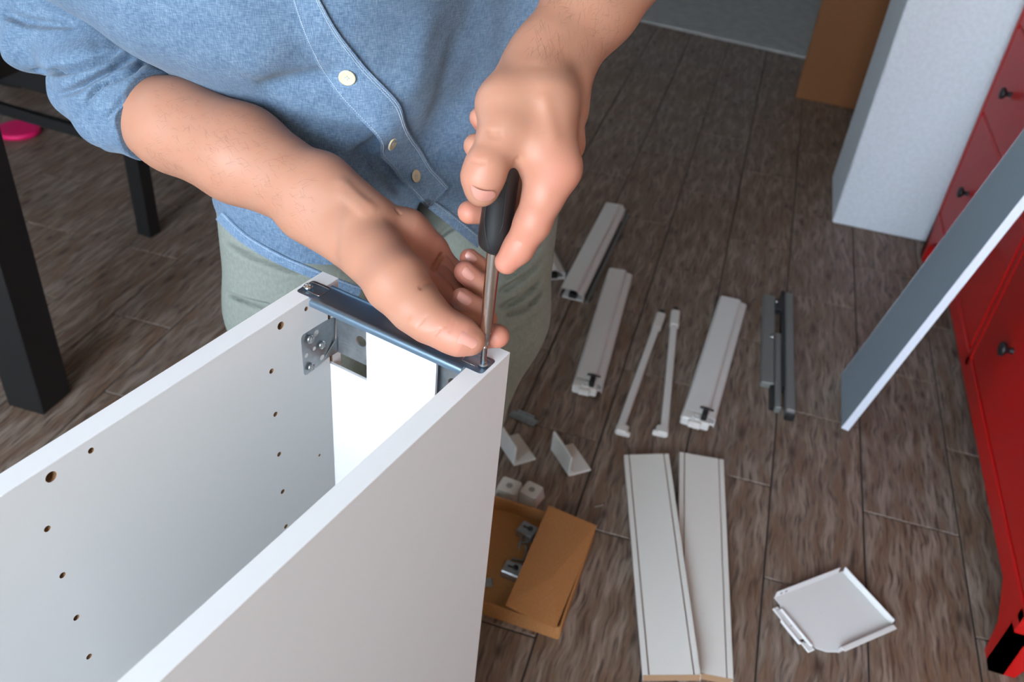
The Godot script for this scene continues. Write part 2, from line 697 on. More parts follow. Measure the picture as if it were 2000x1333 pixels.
		for z in nz - 1:
			for y in ny - 1:
				var i := (z * ny + y) * nx - 1
				for x in nx - 1:
					i += 1
					var d0 := d[i]
					if d0 > lim or d0 < -lim:
						continue
					v[0] = d0
					v[1] = d[i + 1]
					v[2] = d[i + sy]
					v[3] = d[i + sy + 1]
					v[4] = d[i + sz]
					v[5] = d[i + sz + 1]
					v[6] = d[i + sz + sy]
					v[7] = d[i + sz + sy + 1]
					var inside := 0
					for k in 8:
						if v[k] < 0.0:
							inside += 1
					if inside == 0 or inside == 8:
						continue
					var sum := Vector3.ZERO
					var n := 0
					for k in 12:
						var a := v[ea[k]]
						var b := v[eb[k]]
						if (a < 0.0) != (b < 0.0):
							var ca: Vector3 = corner[ea[k]]
							sum += ca.lerp(corner[eb[k]], a / (a - b))
							n += 1
					ids[i] = vs.size()
					vs.append(o + (Vector3(x, y, z) + sum / n) * c)
					ns.append(Vector3(v[1] + v[3] + v[5] + v[7] - v[0] - v[2] - v[4] - v[6], v[2] + v[3] + v[6] + v[7] - v[0] - v[1] - v[4] - v[5], v[4] + v[5] + v[6] + v[7] - v[0] - v[1] - v[2] - v[3]).normalized())
					var neg := d0 < 0.0
					if y > 0 and z > 0 and neg != (v[1] < 0.0):
						quad(ix, ids[i - sy - sz], ids[i - sz], ids[i], ids[i - sy], not neg)
					if x > 0 and z > 0 and neg != (v[2] < 0.0):
						quad(ix, ids[i - 1 - sz], ids[i - sz], ids[i], ids[i - 1], neg)
					if x > 0 and y > 0 and neg != (v[4] < 0.0):
						quad(ix, ids[i - 1 - sy], ids[i - sy], ids[i], ids[i - 1], not neg)
		return [vs, ns, ix]

	func quad(ix: PackedInt32Array, a: int, b: int, e: int, f: int, flip: bool) -> void:
		if flip:
			ix.append_array(PackedInt32Array([a, b, e, a, e, f]))
		else:
			ix.append_array(PackedInt32Array([a, e, b, a, f, e]))


func field_mesh(list: Array, base := Color.WHITE, spots: Array = []) -> ArrayMesh:
	var vs := PackedVector3Array()
	var ns := PackedVector3Array()
	var ix := PackedInt32Array()
	for s in list:
		var off := vs.size()
		vs.append_array(s[0])
		ns.append_array(s[1])
		var more: PackedInt32Array = s[2]
		if off:
			for k in more.size():
				more[k] += off
		ix.append_array(more)
	var arrays := []
	arrays.resize(Mesh.ARRAY_MAX)
	arrays[Mesh.ARRAY_VERTEX] = vs
	arrays[Mesh.ARRAY_NORMAL] = ns
	arrays[Mesh.ARRAY_INDEX] = ix
	if spots:
		var cs := PackedColorArray()
		cs.resize(vs.size())
		var mottle := noise(31, 55.0, 3)
		for i in vs.size():
			var p := vs[i]
			var col := base
			for s in spots:
				var q: float = p.distance_squared_to(s[0]) / (s[1] * s[1])
				if q < 4.0:
					col = col.lerp(s[2], exp(-q * 1.2) * s[3])
			var m := mottle.get_noise_3d(p.x, p.y, p.z)
			col = col.lerp(Color(0.37, 0.135, 0.085), clampf(m * 0.22, 0.0, 0.2))
			cs[i] = col
		arrays[Mesh.ARRAY_COLOR] = cs
	var mesh := ArrayMesh.new()
	mesh.add_surface_from_arrays(Mesh.PRIMITIVE_TRIANGLES, arrays)
	return mesh


func person_materials() -> void:
	var s := mat("skin", Color.WHITE, 0.48)
	s.vertex_color_use_as_albedo = true
	s.subsurf_scatter_enabled = true
	s.subsurf_scatter_strength = 0.12
	s.metallic_specular = 0.4
	var n := mat("nail", rgb(196, 138, 124), 0.35)
	n.subsurf_scatter_enabled = true
	n.subsurf_scatter_strength = 0.1
	var tex := chambray_texture()
	var c := mat("chambray", Color.WHITE, 0.85, 0.0, 0.25)
	c.albedo_texture = tex[0]
	c.uv1_triplanar = true
	c.uv1_triplanar_sharpness = 6.0
	c.uv1_scale = Vector3.ONE * 4.4
	c.rim_enabled = true
	c.rim = 0.3
	c.albedo_color = Color(0.90, 0.90, 0.90)
	M.chambray_worn = c.duplicate()
	M.chambray_worn.albedo_color = Color(1, 1, 1)
	mat("stitching", rgb(186, 200, 214), 0.9)
	mat("dark_stitching", rgb(62, 88, 122), 0.9)
	var t := mat("trouser_cloth", rgb(138, 144, 136), 0.9, 0.0, 0.2)
	t.albedo_texture = noise_tex(41, 0.08, Color(0.86, 0.86, 0.86), Color(1, 1, 1), 512, 4)
	t.uv1_triplanar = true
	t.uv1_scale = Vector3(6, 3, 6)
	mat("button_horn", rgb(214, 202, 168), 0.3)
	mat("button_shadow", rgb(150, 128, 84), 0.5)


func nail(parent: Node3D, at: Vector3, n: Vector3, along: Vector3, w: float, l: float) -> void:
	var y := n.normalized()
	var z := (along - y * along.dot(y)).normalized()
	var x := y.cross(z)
	var g := 10
	var rows := []
	var norms := []
	for i in g + 1:
		var row := []
		var nrow := []
		for j in g + 1:
			var u := 2.0 * j / g - 1.0
			var v := 2.0 * i / g - 1.0
			var fx := u * sqrt(1.0 - 0.42 * v * v)
			var fz := v * sqrt(1.0 - 0.30 * u * u)
			var drop := 0.55 * w * fx * fx + 0.12 * l * fz * fz + (0.0006 if absf(u) > 0.99 or absf(v) > 0.99 else 0.0)
			row.append(at + x * (fx * w) + z * (fz * l) - y * drop)
			nrow.append((y + x * (1.1 * fx) + z * (0.24 * fz)).normalized())
		rows.append(row)
		norms.append(nrow)
	var st := begin()
	ring_strip(st, rings_of(rows), rings_of(norms), false)
	put("fingernail", st, M.nail, parent)


func rings_of(a: Array) -> Array:
	return a


func shift_all(pts: Array, by: Vector3) -> Array:
	var out := []
	for p in pts:
		out.append(p + by)
	return out


func person() -> void:
	person_materials()
	var man := thing("person", "man in a rolled-sleeve blue shirt and pale trousers bending over the cabinet with a screwdriver", "person", Vector3(-0.34, 0, -0.84), deg_to_rad(12.9237))
	var eye := Vector3(0.1435, 1.2434, 0.894)
	# ---------------- skin: right arm and hand (left in the picture) ----------------
	var el := Vector3(-0.2489, 0.8959, 0.1062)
	var arm := Field.new(Vector3(-0.29, 0.79, 0.03), Vector3(-0.0060, 0.965, 0.30), 0.0026)
	var R := Field.new(Vector3(-0.0085, 0.765, 0.16), Vector3(0.145, 0.92, 0.36), 0.0012)
	right_bones(arm, el)
	right_bones(R, el)
	right_fingers(R)
	# creases of palm, thumb and wrist; tendons
	for q in [
		[[Vector3(0.0672, 0.832, 0.3289), Vector3(0.0707, 0.8362, 0.3258), Vector3(0.0748, 0.8418, 0.3217)], 0.0009, 0.0013], [[Vector3(0.0812, 0.8273, 0.3323), Vector3(0.084, 0.8308, 0.3297), Vector3(0.0871, 0.8347, 0.3269)], 0.0008, 0.0012], [[Vector3(0.0896, 0.8339, 0.3275), Vector3(0.0924, 0.8374, 0.3249), Vector3(0.0951, 0.8416, 0.3218)], 0.0006, 0.0012], [[Vector3(0.0933, 0.831, 0.3296), Vector3(0.096, 0.8351, 0.3266), Vector3(0.099, 0.8399, 0.323)], 0.0006, 0.0012],
		[[Vector3(0.0664, 0.8567, 0.3108), Vector3(0.0715, 0.8604, 0.308), Vector3(0.0778, 0.862, 0.3069)], 0.0018, 0.0020], [[Vector3(0.0721, 0.8479, 0.2676), Vector3(0.0739, 0.8484, 0.2549), Vector3(0.0772, 0.8506, 0.2409)], 0.003, 0.0022],
		[[Vector3(0.0333, 0.8826, 0.2298), Vector3(0.0361, 0.8808, 0.2312), Vector3(0.0391, 0.8782, 0.233)], 0.0016, 0.0018],
		[[Vector3(-0.0214, 0.8948, 0.2085), Vector3(-0.0075, 0.8924, 0.2227), Vector3(0.0048, 0.8851, 0.2281), Vector3(0.0199, 0.8831, 0.2419)], -0.0022, 0.005], [[Vector3(-0.0203, 0.8868, 0.2144), Vector3(-0.0019, 0.8831, 0.2295), Vector3(0.014, 0.8794, 0.2446)], -0.0016, 0.0045],
		[[Vector3(0.0597, 0.8365, 0.3255), Vector3(0.0672, 0.8326, 0.3284), Vector3(0.079, 0.8284, 0.3315)], -0.0012, 0.006],
	]:
		for g in [R, arm]:
			crease(g, q[0], q[1], q[2], eye)
	# ---------------- skin: left arm and hand, closed on the screwdriver ----------------
	var arm_l := Field.new(Vector3(0.06, 1.034, 0.0), Vector3(0.34, 1.16, 0.33), 0.0026)
	var F := Field.new(Vector3(0.015, 0.875, 0.15), Vector3(0.205, 1.0365, 0.39), 0.0013)
	left_bones(arm_l)
	left_bones(F)
	left_fingers(F)
	for q in [
		[[Vector3(0.132, 0.9862, 0.3399), Vector3(0.1339, 0.9878, 0.3388), Vector3(0.1364, 0.9894, 0.3376)], 0.0010, 0.0018], [[Vector3(0.1389, 0.9551, 0.3379), Vector3(0.1435, 0.9532, 0.3393), Vector3(0.1486, 0.9528, 0.3396)], 0.0009, 0.0014], [[Vector3(0.1363, 0.9314, 0.3428), Vector3(0.1395, 0.9294, 0.3443), Vector3(0.1433, 0.9282, 0.3452)], 0.0009, 0.0014],
		[[Vector3(0.1293, 1.0375, 0.29), Vector3(0.1443, 1.0365, 0.2907), Vector3(0.1582, 1.0361, 0.2786)], 0.0008, 0.004],
		[[Vector3(0.1109, 1.0068, 0.3372), Vector3(0.1168, 1.0057, 0.338), Vector3(0.1234, 1.0074, 0.3368)], 0.0006, 0.002], [[Vector3(0.1119, 1.0042, 0.3392), Vector3(0.1182, 1.0033, 0.3398), Vector3(0.1234, 1.0049, 0.3386)], 0.0006, 0.002], [[Vector3(0.103, 0.9896, 0.3498), Vector3(0.1089, 0.9885, 0.3506), Vector3(0.1146, 0.9895, 0.3499)], 0.0006, 0.0018],
		[[Vector3(0.1461, 1.0261, 0.3107), Vector3(0.1521, 1.0126, 0.3206), Vector3(0.1587, 0.9964, 0.3325)], -0.0012, 0.005],
	]:
		for g in [F, arm_l]:
			crease(g, q[0], q[1], q[2], eye)
	# ---------------- skin hidden under the clothes, and the bare feet ----------------
	var sh_r := Vector3(-0.449, 1.0339, -0.0916)
	var B := Field.new(Vector3(-0.55, -0.02, -0.25), Vector3(0.42, 1.47, 0.4), 0.011)
	B.cap(Vector3(-0.07, 0.88, -0.05), Vector3(-0.08, 1.12, 0.0), 0.085, 0.095, 0.03)
	B.cap(Vector3(0.05, 0.88, -0.13), Vector3(0.05, 1.12, -0.12), 0.075, 0.075, 0.03)
	B.cap(sh_r, el, 0.032, 0.022, 0.02)
	B.cap(Vector3(-0.08, 1.12, 0.0), sh_r, 0.08, 0.05, 0.03)
	B.cap(Vector3(0.06, 1.12, -0.13), Vector3(0.24, 1.2, -0.10), 0.07, 0.05, 0.03)
	B.cap(Vector3(0.24, 1.2, -0.10), Vector3(0.2283, 1.1047, 0.1293), 0.048, 0.034, 0.02)
	# neck and lowered head, above the picture
	B.cap(Vector3(-0.02, 1.16, 0.0), Vector3(0.0, 1.29, 0.12), 0.06, 0.055, 0.03)
	B.cap(Vector3(0.0, 1.36, 0.16), Vector3(0.005, 1.30, 0.20), 0.088, 0.075, 0.03)
	B.cap(Vector3(0.005, 1.27, 0.215), Vector3(0.008, 1.235, 0.235), 0.052, 0.036, 0.03)
	B.cap(Vector3(0.006, 1.315, 0.275), Vector3(0.01, 1.285, 0.297), 0.010, 0.015, 0.012)
	B.cap(Vector3(-0.088, 1.31, 0.165), Vector3(-0.086, 1.285, 0.175), 0.014, 0.010, 0.01)
	B.cap(Vector3(0.094, 1.31, 0.165), Vector3(0.096, 1.285, 0.175), 0.014, 0.010, 0.01)
	B.groove([Vector3(-0.05, 1.325, 0.265), Vector3(-0.025, 1.32, 0.277)], 0.006, 0.012)
	B.groove([Vector3(0.035, 1.32, 0.277), Vector3(0.06, 1.325, 0.265)], 0.006, 0.012)
	B.groove([Vector3(-0.02, 1.255, 0.285), Vector3(0.035, 1.255, 0.285)], 0.003, 0.009)
	B.cap(Vector3(0.085, 0.86, -0.12), Vector3(0.075, 0.45, -0.02), 0.07, 0.05, 0.03)
	B.cap(Vector3(0.075, 0.45, -0.02), Vector3(0.030, 0.09, -0.005), 0.05, 0.036, 0.02)
	B.cap(Vector3(0.030, 0.045, -0.01), Vector3(0.100, 0.028, 0.06), 0.036, 0.026, 0.03)
	B.cap(Vector3(0.100, 0.026, 0.05), Vector3(0.121, 0.018, 0.086), 0.026, 0.018, 0.02)
	B.cap(Vector3(-0.11, 0.86, -0.03), Vector3(-0.11, 0.45, -0.02), 0.08, 0.05, 0.03)
	B.cap(Vector3(-0.11, 0.45, -0.02), Vector3(-0.12, 0.09, -0.05), 0.05, 0.036, 0.02)
	B.cap(Vector3(-0.12, 0.045, -0.06), Vector3(-0.15, 0.026, 0.08), 0.036, 0.024, 0.03)
	var red := Color(0.39, 0.13, 0.085)
	var rosy := Color(0.44, 0.16, 0.112)
	var spots := []
	for q in [Vector3(0.1316, 0.8209, 0.3122), Vector3(0.0989, 0.8371, 0.2879), Vector3(0.0983, 0.8442, 0.258), Vector3(0.0993, 0.8434, 0.2337), Vector3(0.1028, 0.9348, 0.3206), Vector3(0.1034, 0.9745, 0.2865), Vector3(0.1042, 0.9858, 0.2658), Vector3(0.1344, 0.9078, 0.3391)]:
		spots.append([q, 0.016, Color(0.45, 0.15, 0.112), 0.6])
	for q in [Vector3(0.12, 0.8142, 0.3035), Vector3(0.0652, 0.8484, 0.2363), Vector3(0.0747, 0.8351, 0.2708), Vector3(0.0776, 0.8388, 0.2434), Vector3(0.1018, 0.835, 0.3391), Vector3(0.1644, 0.9785, 0.3332), Vector3(0.1545, 0.9395, 0.3369), Vector3(0.1366, 0.9181, 0.3402)]:
		spots.append([q, 0.026, rosy, 0.5])
	spots.append([Vector3(0.0604, 0.8451, 0.2573), 0.04, red, 0.4])
	spots.append([Vector3(0.1094, 0.9803, 0.3504), 0.02, rosy, 0.35])
	var body := put("body", field_mesh([R.surface(), arm.surface(), F.surface(), arm_l.surface(), B.surface()], Color(0.375, 0.185, 0.122), spots), M.skin, man)
	for q in [
		[R, Vector3(0.1102, 0.8282, 0.3316), Vector3(0.0949, 0.8323, 0.3298), Vector3(0.1132, 0.8281, 0.333), 0.0072, 0.0088, Vector3(0.1, 0.1, 0)],
		[R, Vector3(0.1023, 0.8439, 0.2953), Vector3(0.1098, 0.8265, 0.2845), Vector3(0.0988, 0.836, 0.2863), 0.0052, 0.0066, Vector3(0.25, 0.2, 0)],
		[R, Vector3(0.1028, 0.8492, 0.2667), Vector3(0.1102, 0.8325, 0.2566), Vector3(0.0982, 0.8437, 0.2571), 0.0052, 0.0066, Vector3(0.3, 0.25, 0)],
		[R, Vector3(0.1016, 0.848, 0.2366), Vector3(0.1069, 0.8349, 0.2326), Vector3(0.0992, 0.8424, 0.232), 0.0045, 0.0056, Vector3(0.2, 0.4, 0)],
		[F, Vector3(0.1111, 0.9677, 0.3597), Vector3(0.114, 0.9819, 0.3449), Vector3(0.111, 0.9658, 0.3462), 0.0100, 0.0090, Vector3(-0.3, -0.5, 0.1)],
	]:
		var g: Field = q[0]
		var look: Vector3 = (q[1] - eye).normalized()
		var p: Vector3 = g.hit(q[1] - look * 0.05, look, 0.12)
		var n: Vector3 = (g.normal_at(p) + q[6] * 0.6).normalized()
		nail(body, p + n * 0.0007, n, q[3] - q[2], q[4], q[5])
	arm_hair(body, R, arm, F, arm_l, eye)
	var hair := Field.new(Vector3(-0.13, 1.24, 0.03), Vector3(0.14, 1.48, 0.3), 0.006)
	hair.cap(Vector3(0.0, 1.375, 0.145), Vector3(0.003, 1.345, 0.165), 0.096, 0.094, 0.02)
	hair.cap(Vector3(0.0, 1.33, 0.10), Vector3(0.003, 1.30, 0.115), 0.075, 0.055, 0.02)
	put("hair", field_mesh([hair.surface()]), mat("hair", rgb(62, 44, 30), 0.6), body)
	trousers(man, eye)
	shirt(man, eye, sh_r, el)


func right_bones(R: Field, el: Vector3) -> void:
	var f1 := Vector3(-0.1864, 0.8903, 0.1325)
	var f2 := Vector3(-0.1188, 0.8822, 0.1607)
	var f3 := Vector3(-0.0437, 0.8704, 0.1991)
	var wr := Vector3(0.0046, 0.861, 0.2308)
	R.cap(el, Vector3(-0.2183, 0.8933, 0.1192), 0.020, 0.031, 0.01)
	R.cap(Vector3(-0.2091, 0.8926, 0.1234), f1, 0.0385, 0.0425, 0.006)
	R.cap(f1, f2, 0.0425, 0.0435, 0.01)
	R.cap(f2, f3, 0.0435, 0.0335, 0.012)
	R.cap(f3, wr, 0.0335, 0.0255, 0.012)
	R.cap(Vector3(-0.035, 0.8816, 0.1996), Vector3(0.0117, 0.8706, 0.2287), 0.025, 0.0205, 0.014)
	R.cap(Vector3(-0.0467, 0.8565, 0.2118), Vector3(0.0056, 0.8497, 0.2477), 0.024, 0.0215, 0.014)
	# palm, thenar and hypothenar
	R.cap(Vector3(0.0068, 0.8573, 0.2397), Vector3(0.025, 0.8514, 0.2626), 0.0255, 0.0235, 0.014)
	R.cap(Vector3(0.0253, 0.8525, 0.2643), Vector3(0.0453, 0.8466, 0.2885), 0.0235, 0.0245, 0.014)
	R.cap(Vector3(0.0456, 0.8477, 0.2901), Vector3(0.0642, 0.8393, 0.3099), 0.0245, 0.0195, 0.012)
	R.cap(Vector3(0.0171, 0.8625, 0.2272), Vector3(0.0405, 0.8515, 0.2204), 0.0205, 0.0225, 0.008)
	R.cap(Vector3(0.0405, 0.8515, 0.2204), Vector3(0.0596, 0.839, 0.2196), 0.0225, 0.0185, 0.008)
	R.cap(Vector3(0.0333, 0.8441, 0.2357), Vector3(0.0654, 0.8208, 0.2379), 0.021, 0.018, 0.008)
	R.cap(Vector3(0.0488, 0.8328, 0.2564), Vector3(0.0739, 0.8205, 0.2605), 0.019, 0.0145, 0.008)
	# thumb
	R.cap(Vector3(0.0642, 0.8393, 0.3099), Vector3(0.0783, 0.8352, 0.3215), 0.0195, 0.0163, 0.012)
	R.cap(Vector3(0.0783, 0.8352, 0.3215), Vector3(0.0949, 0.8323, 0.3298), 0.0163, 0.0148, 0.01)
	R.cap(Vector3(0.0949, 0.8323, 0.3298), Vector3(0.1053, 0.8306, 0.3324), 0.0148, 0.0138, 0.008)
	R.cap(Vector3(0.1053, 0.8306, 0.3324), Vector3(0.1132, 0.8281, 0.333), 0.0138, 0.0092, 0.008)


func right_fingers(R: Field) -> void:
	# fingers curled behind the screwdriver
	R.finger([Vector3(0.0731, 0.8251, 0.2621), Vector3(0.0989, 0.8187, 0.2865), Vector3(0.12, 0.8142, 0.3035), Vector3(0.1315, 0.8201, 0.3109)], [0.0115, 0.0112, 0.0105, 0.0098], 0.010)
	R.finger([Vector3(0.077, 0.825, 0.2448), Vector3(0.099, 0.8138, 0.2654), Vector3(0.1186, 0.8098, 0.2745), Vector3(0.1098, 0.8265, 0.2845), Vector3(0.0988, 0.836, 0.2863)], [0.0105, 0.0105, 0.0100, 0.0098, 0.0092], 0.010)
	R.finger([Vector3(0.0749, 0.8289, 0.2295), Vector3(0.0944, 0.8135, 0.2433), Vector3(0.1149, 0.812, 0.2493), Vector3(0.1102, 0.8325, 0.2566), Vector3(0.0982, 0.8437, 0.2571)], [0.0105, 0.0105, 0.0100, 0.0100, 0.0096], 0.010)
	R.finger([Vector3(0.0703, 0.8345, 0.2204), Vector3(0.09, 0.8212, 0.2277), Vector3(0.1097, 0.82, 0.2286), Vector3(0.1069, 0.8349, 0.2326), Vector3(0.0992, 0.8424, 0.232)], [0.0100, 0.0098, 0.0094, 0.0092, 0.0086], 0.010)
	R.join_fingers()


func left_bones(F: Field) -> void:
	F.cap(Vector3(0.2121, 1.1054, 0.1412), Vector3(0.1696, 1.0587, 0.2125), 0.036, 0.0285, 0.012)
	F.cap(Vector3(0.2283, 1.1047, 0.1293), Vector3(0.1851, 1.0535, 0.2015), 0.034, 0.0245, 0.014)
	F.cap(Vector3(0.1696, 1.0587, 0.2125), Vector3(0.145, 1.0318, 0.257), 0.0285, 0.0235, 0.012)
	F.cap(Vector3(0.1851, 1.0535, 0.2015), Vector3(0.1581, 1.0259, 0.2464), 0.0235, 0.0215, 0.014)
	F.cap(Vector3(0.1358, 1.0403, 0.2259), Vector3(0.1241, 1.025, 0.2434), 0.010, 0.0095, 0.008)
	# back of the hand
	F.cap(Vector3(0.145, 1.0318, 0.257), Vector3(0.1441, 1.0121, 0.2937), 0.0235, 0.0255, 0.014)
	F.cap(Vector3(0.1581, 1.0259, 0.2464), Vector3(0.1606, 1.0023, 0.2686), 0.0215, 0.0195, 0.014)
	F.cap(Vector3(0.1441, 1.0121, 0.2937), Vector3(0.1509, 0.9897, 0.3151), 0.0255, 0.0215, 0.014)
	F.cap(Vector3(0.1509, 0.9897, 0.3151), Vector3(0.1625, 0.9781, 0.3247), 0.0205, 0.0150, 0.012)
	F.cap(Vector3(0.1568, 1.002, 0.2639), Vector3(0.1641, 0.9833, 0.2925), 0.0195, 0.0145, 0.012)
	F.cap(Vector3(0.156, 0.9976, 0.2423), Vector3(0.159, 0.9892, 0.2609), 0.0150, 0.0150, 0.012)
	# root of the thumb and the web beside it
	F.cap(Vector3(0.1342, 1.0223, 0.2739), Vector3(0.1208, 1.0124, 0.3059), 0.0205, 0.0180, 0.014)
	F.cap(Vector3(0.1215, 1.0125, 0.3058), Vector3(0.1219, 0.9994, 0.3253), 0.0175, 0.0148, 0.012)
	F.cap(Vector3(0.148, 0.9848, 0.2914), Vector3(0.1467, 0.9416, 0.2883), 0.017, 0.012, 0.008)
	F.cap(Vector3(0.1298, 0.9997, 0.3177), Vector3(0.1472, 0.9876, 0.3241), 0.0150, 0.0150, 0.012)


func left_fingers(F: Field) -> void:
	F.finger([Vector3(0.1219, 0.9994, 0.3253), Vector3(0.1138, 0.9833, 0.3439), Vector3(0.1121, 0.9757, 0.3464), Vector3(0.112, 0.9672, 0.3464)], [0.0148, 0.0142, 0.0143, 0.0118], 0.009)
	F.finger([Vector3(0.161, 0.978, 0.3248), Vector3(0.1546, 0.9602, 0.3317), Vector3(0.149, 0.9397, 0.3355), Vector3(0.1408, 0.9192, 0.3381), Vector3(0.1337, 0.9082, 0.34)], [0.0152, 0.0145, 0.0130, 0.0110, 0.0090], 0.011)
	F.finger([Vector3(0.1641, 0.9833, 0.2925), Vector3(0.1583, 0.9545, 0.2887), Vector3(0.1538, 0.9347, 0.2933), Vector3(0.1275, 0.9287, 0.3027), Vector3(0.1028, 0.9348, 0.3206)], [0.0140, 0.0110, 0.0102, 0.0094, 0.0086], 0.010)
	F.finger([Vector3(0.1575, 0.9883, 0.2591), Vector3(0.1523, 0.9561, 0.2529), Vector3(0.145, 0.9441, 0.2567), Vector3(0.1138, 0.9568, 0.2871), Vector3(0.1025, 0.9764, 0.2975)], [0.0140, 0.0110, 0.0100, 0.0094, 0.0088], 0.010)
	F.finger([Vector3(0.1538, 0.996, 0.2386), Vector3(0.1461, 0.9709, 0.2347), Vector3(0.1384, 0.9613, 0.2392), Vector3(0.1123, 0.9729, 0.2654), Vector3(0.103, 0.989, 0.2759)], [0.0130, 0.0100, 0.0092, 0.0086, 0.0080], 0.010)
	F.join_fingers()


# fine dark hairs on both forearms
func arm_hair(body: Node3D, R: Field, arm: Field, F: Field, arm_l: Field, eye: Vector3) -> void:
	var rng := RandomNumberGenerator.new()
	rng.seed = 19
	var st := begin()
	for q in [
		[arm, Vector3(-0.2064, 0.8944, 0.1345), Vector3(-0.0424, 0.8694, 0.2085), Vector3(-0.3419, 0.9422, 0.1243) - Vector3(-0.3466, 0.9777, 0.0983), 420, 1.0],
		[arm, Vector3(-0.213, 0.8727, 0.1503), Vector3(-0.1352, 0.8497, 0.192), Vector3(-0.3459, 0.9718, 0.1027) - Vector3(-0.3466, 0.9777, 0.0983), 150, 1.0],
		[F, Vector3(0.1632, 1.052, 0.2546), Vector3(0.1587, 1.031, 0.27), Vector3(-0.2163, 1.0292, 0.2713) - Vector3(-0.2425, 1.0343, 0.2676), 130, 1.0],
		[arm_l, Vector3(0.19, 1.0721, 0.2275), Vector3(0.1632, 1.052, 0.2546), Vector3(-0.2173, 1.0232, 0.2757) - Vector3(-0.2425, 1.0343, 0.2676), 170, 1.0],
	]:
		var g: Field = q[0]
		for k in q[4]:
			var p: Vector3 = q[1].lerp(q[2], rng.randf()) + q[3] * rng.randf_range(-1.0, 1.0)
			var look := (p - eye).normalized()
			var from := p - look * 0.08
			var h := g.hit(from, look, 0.2)
			if h.distance_to(from) < 0.0001:
				continue
			var n := g.normal_at(h)
			var along: Vector3 = (q[2] - q[1]).normalized()
			along = (along - n * along.dot(n)).normalized()
			var aside := n.cross(along)
			var dir := (along * 0.75 + aside * rng.randf_range(-0.7, 0.9)).normalized()
			var long := rng.randf_range(0.005, 0.011)
			var mid := h + dir * long * 0.5 + n * long * 0.22
			var tip := h + dir * long + n * long * 0.16
			var wide := dir.cross(n) * 0.00006
			face(st, [h - wide, h + wide, mid + wide * 0.8, mid - wide * 0.8], n)
			face(st, [mid - wide * 0.8, mid + wide * 0.8, tip], n)
	put("arm_hair", st, mat("arm_hair", rgb(70, 42, 26), 0.7), body).set_meta("kind", "stuff")


# press a line seen from the eye into a surface, w wide and depth deep, with a swelling on each side
func crease(g: Field, pts: Array, depth: float, w: float, eye: Vector3, swell := 0.0) -> void:
	var on := []
	var ns := []
	for p in pts:
		var look: Vector3 = (p - eye).normalized()
		var h := g.hit(p - look * 0.1, look, 0.35)
		if h.distance_to(p - look * 0.1) < 0.0001:
			continue
		on.append(h)
		ns.append(g.normal_at(h))
	if on.size() < 2:
		return
	on = smooth_path(on, 3)
	var nn := []
	for i in on.size():
		nn.append(ns[mini(i / 3, ns.size() - 1)])
	if swell != 0.0:
		for s in [-1.0, 1.0]:
			var side := []
			for i in on.size():
				var d: Vector3 = on[mini(i + 1, on.size() - 1)] - on[maxi(i - 1, 0)]
				side.append(on[i] + nn[i].cross(d).normalized() * s * w * 2.6)
			g.groove(side, -swell, w * 1.8)
	g.groove(on, depth if depth < 0.0 else minf(depth, w * 1.5), w)
	var sunk := w * 0.9
	while sunk < depth:
		var low := []
		for i in on.size():
			low.append(on[i] - nn[i] * sunk)
		g.groove(low, w * 1.4, w * 0.85)
		sunk += w * 0.8


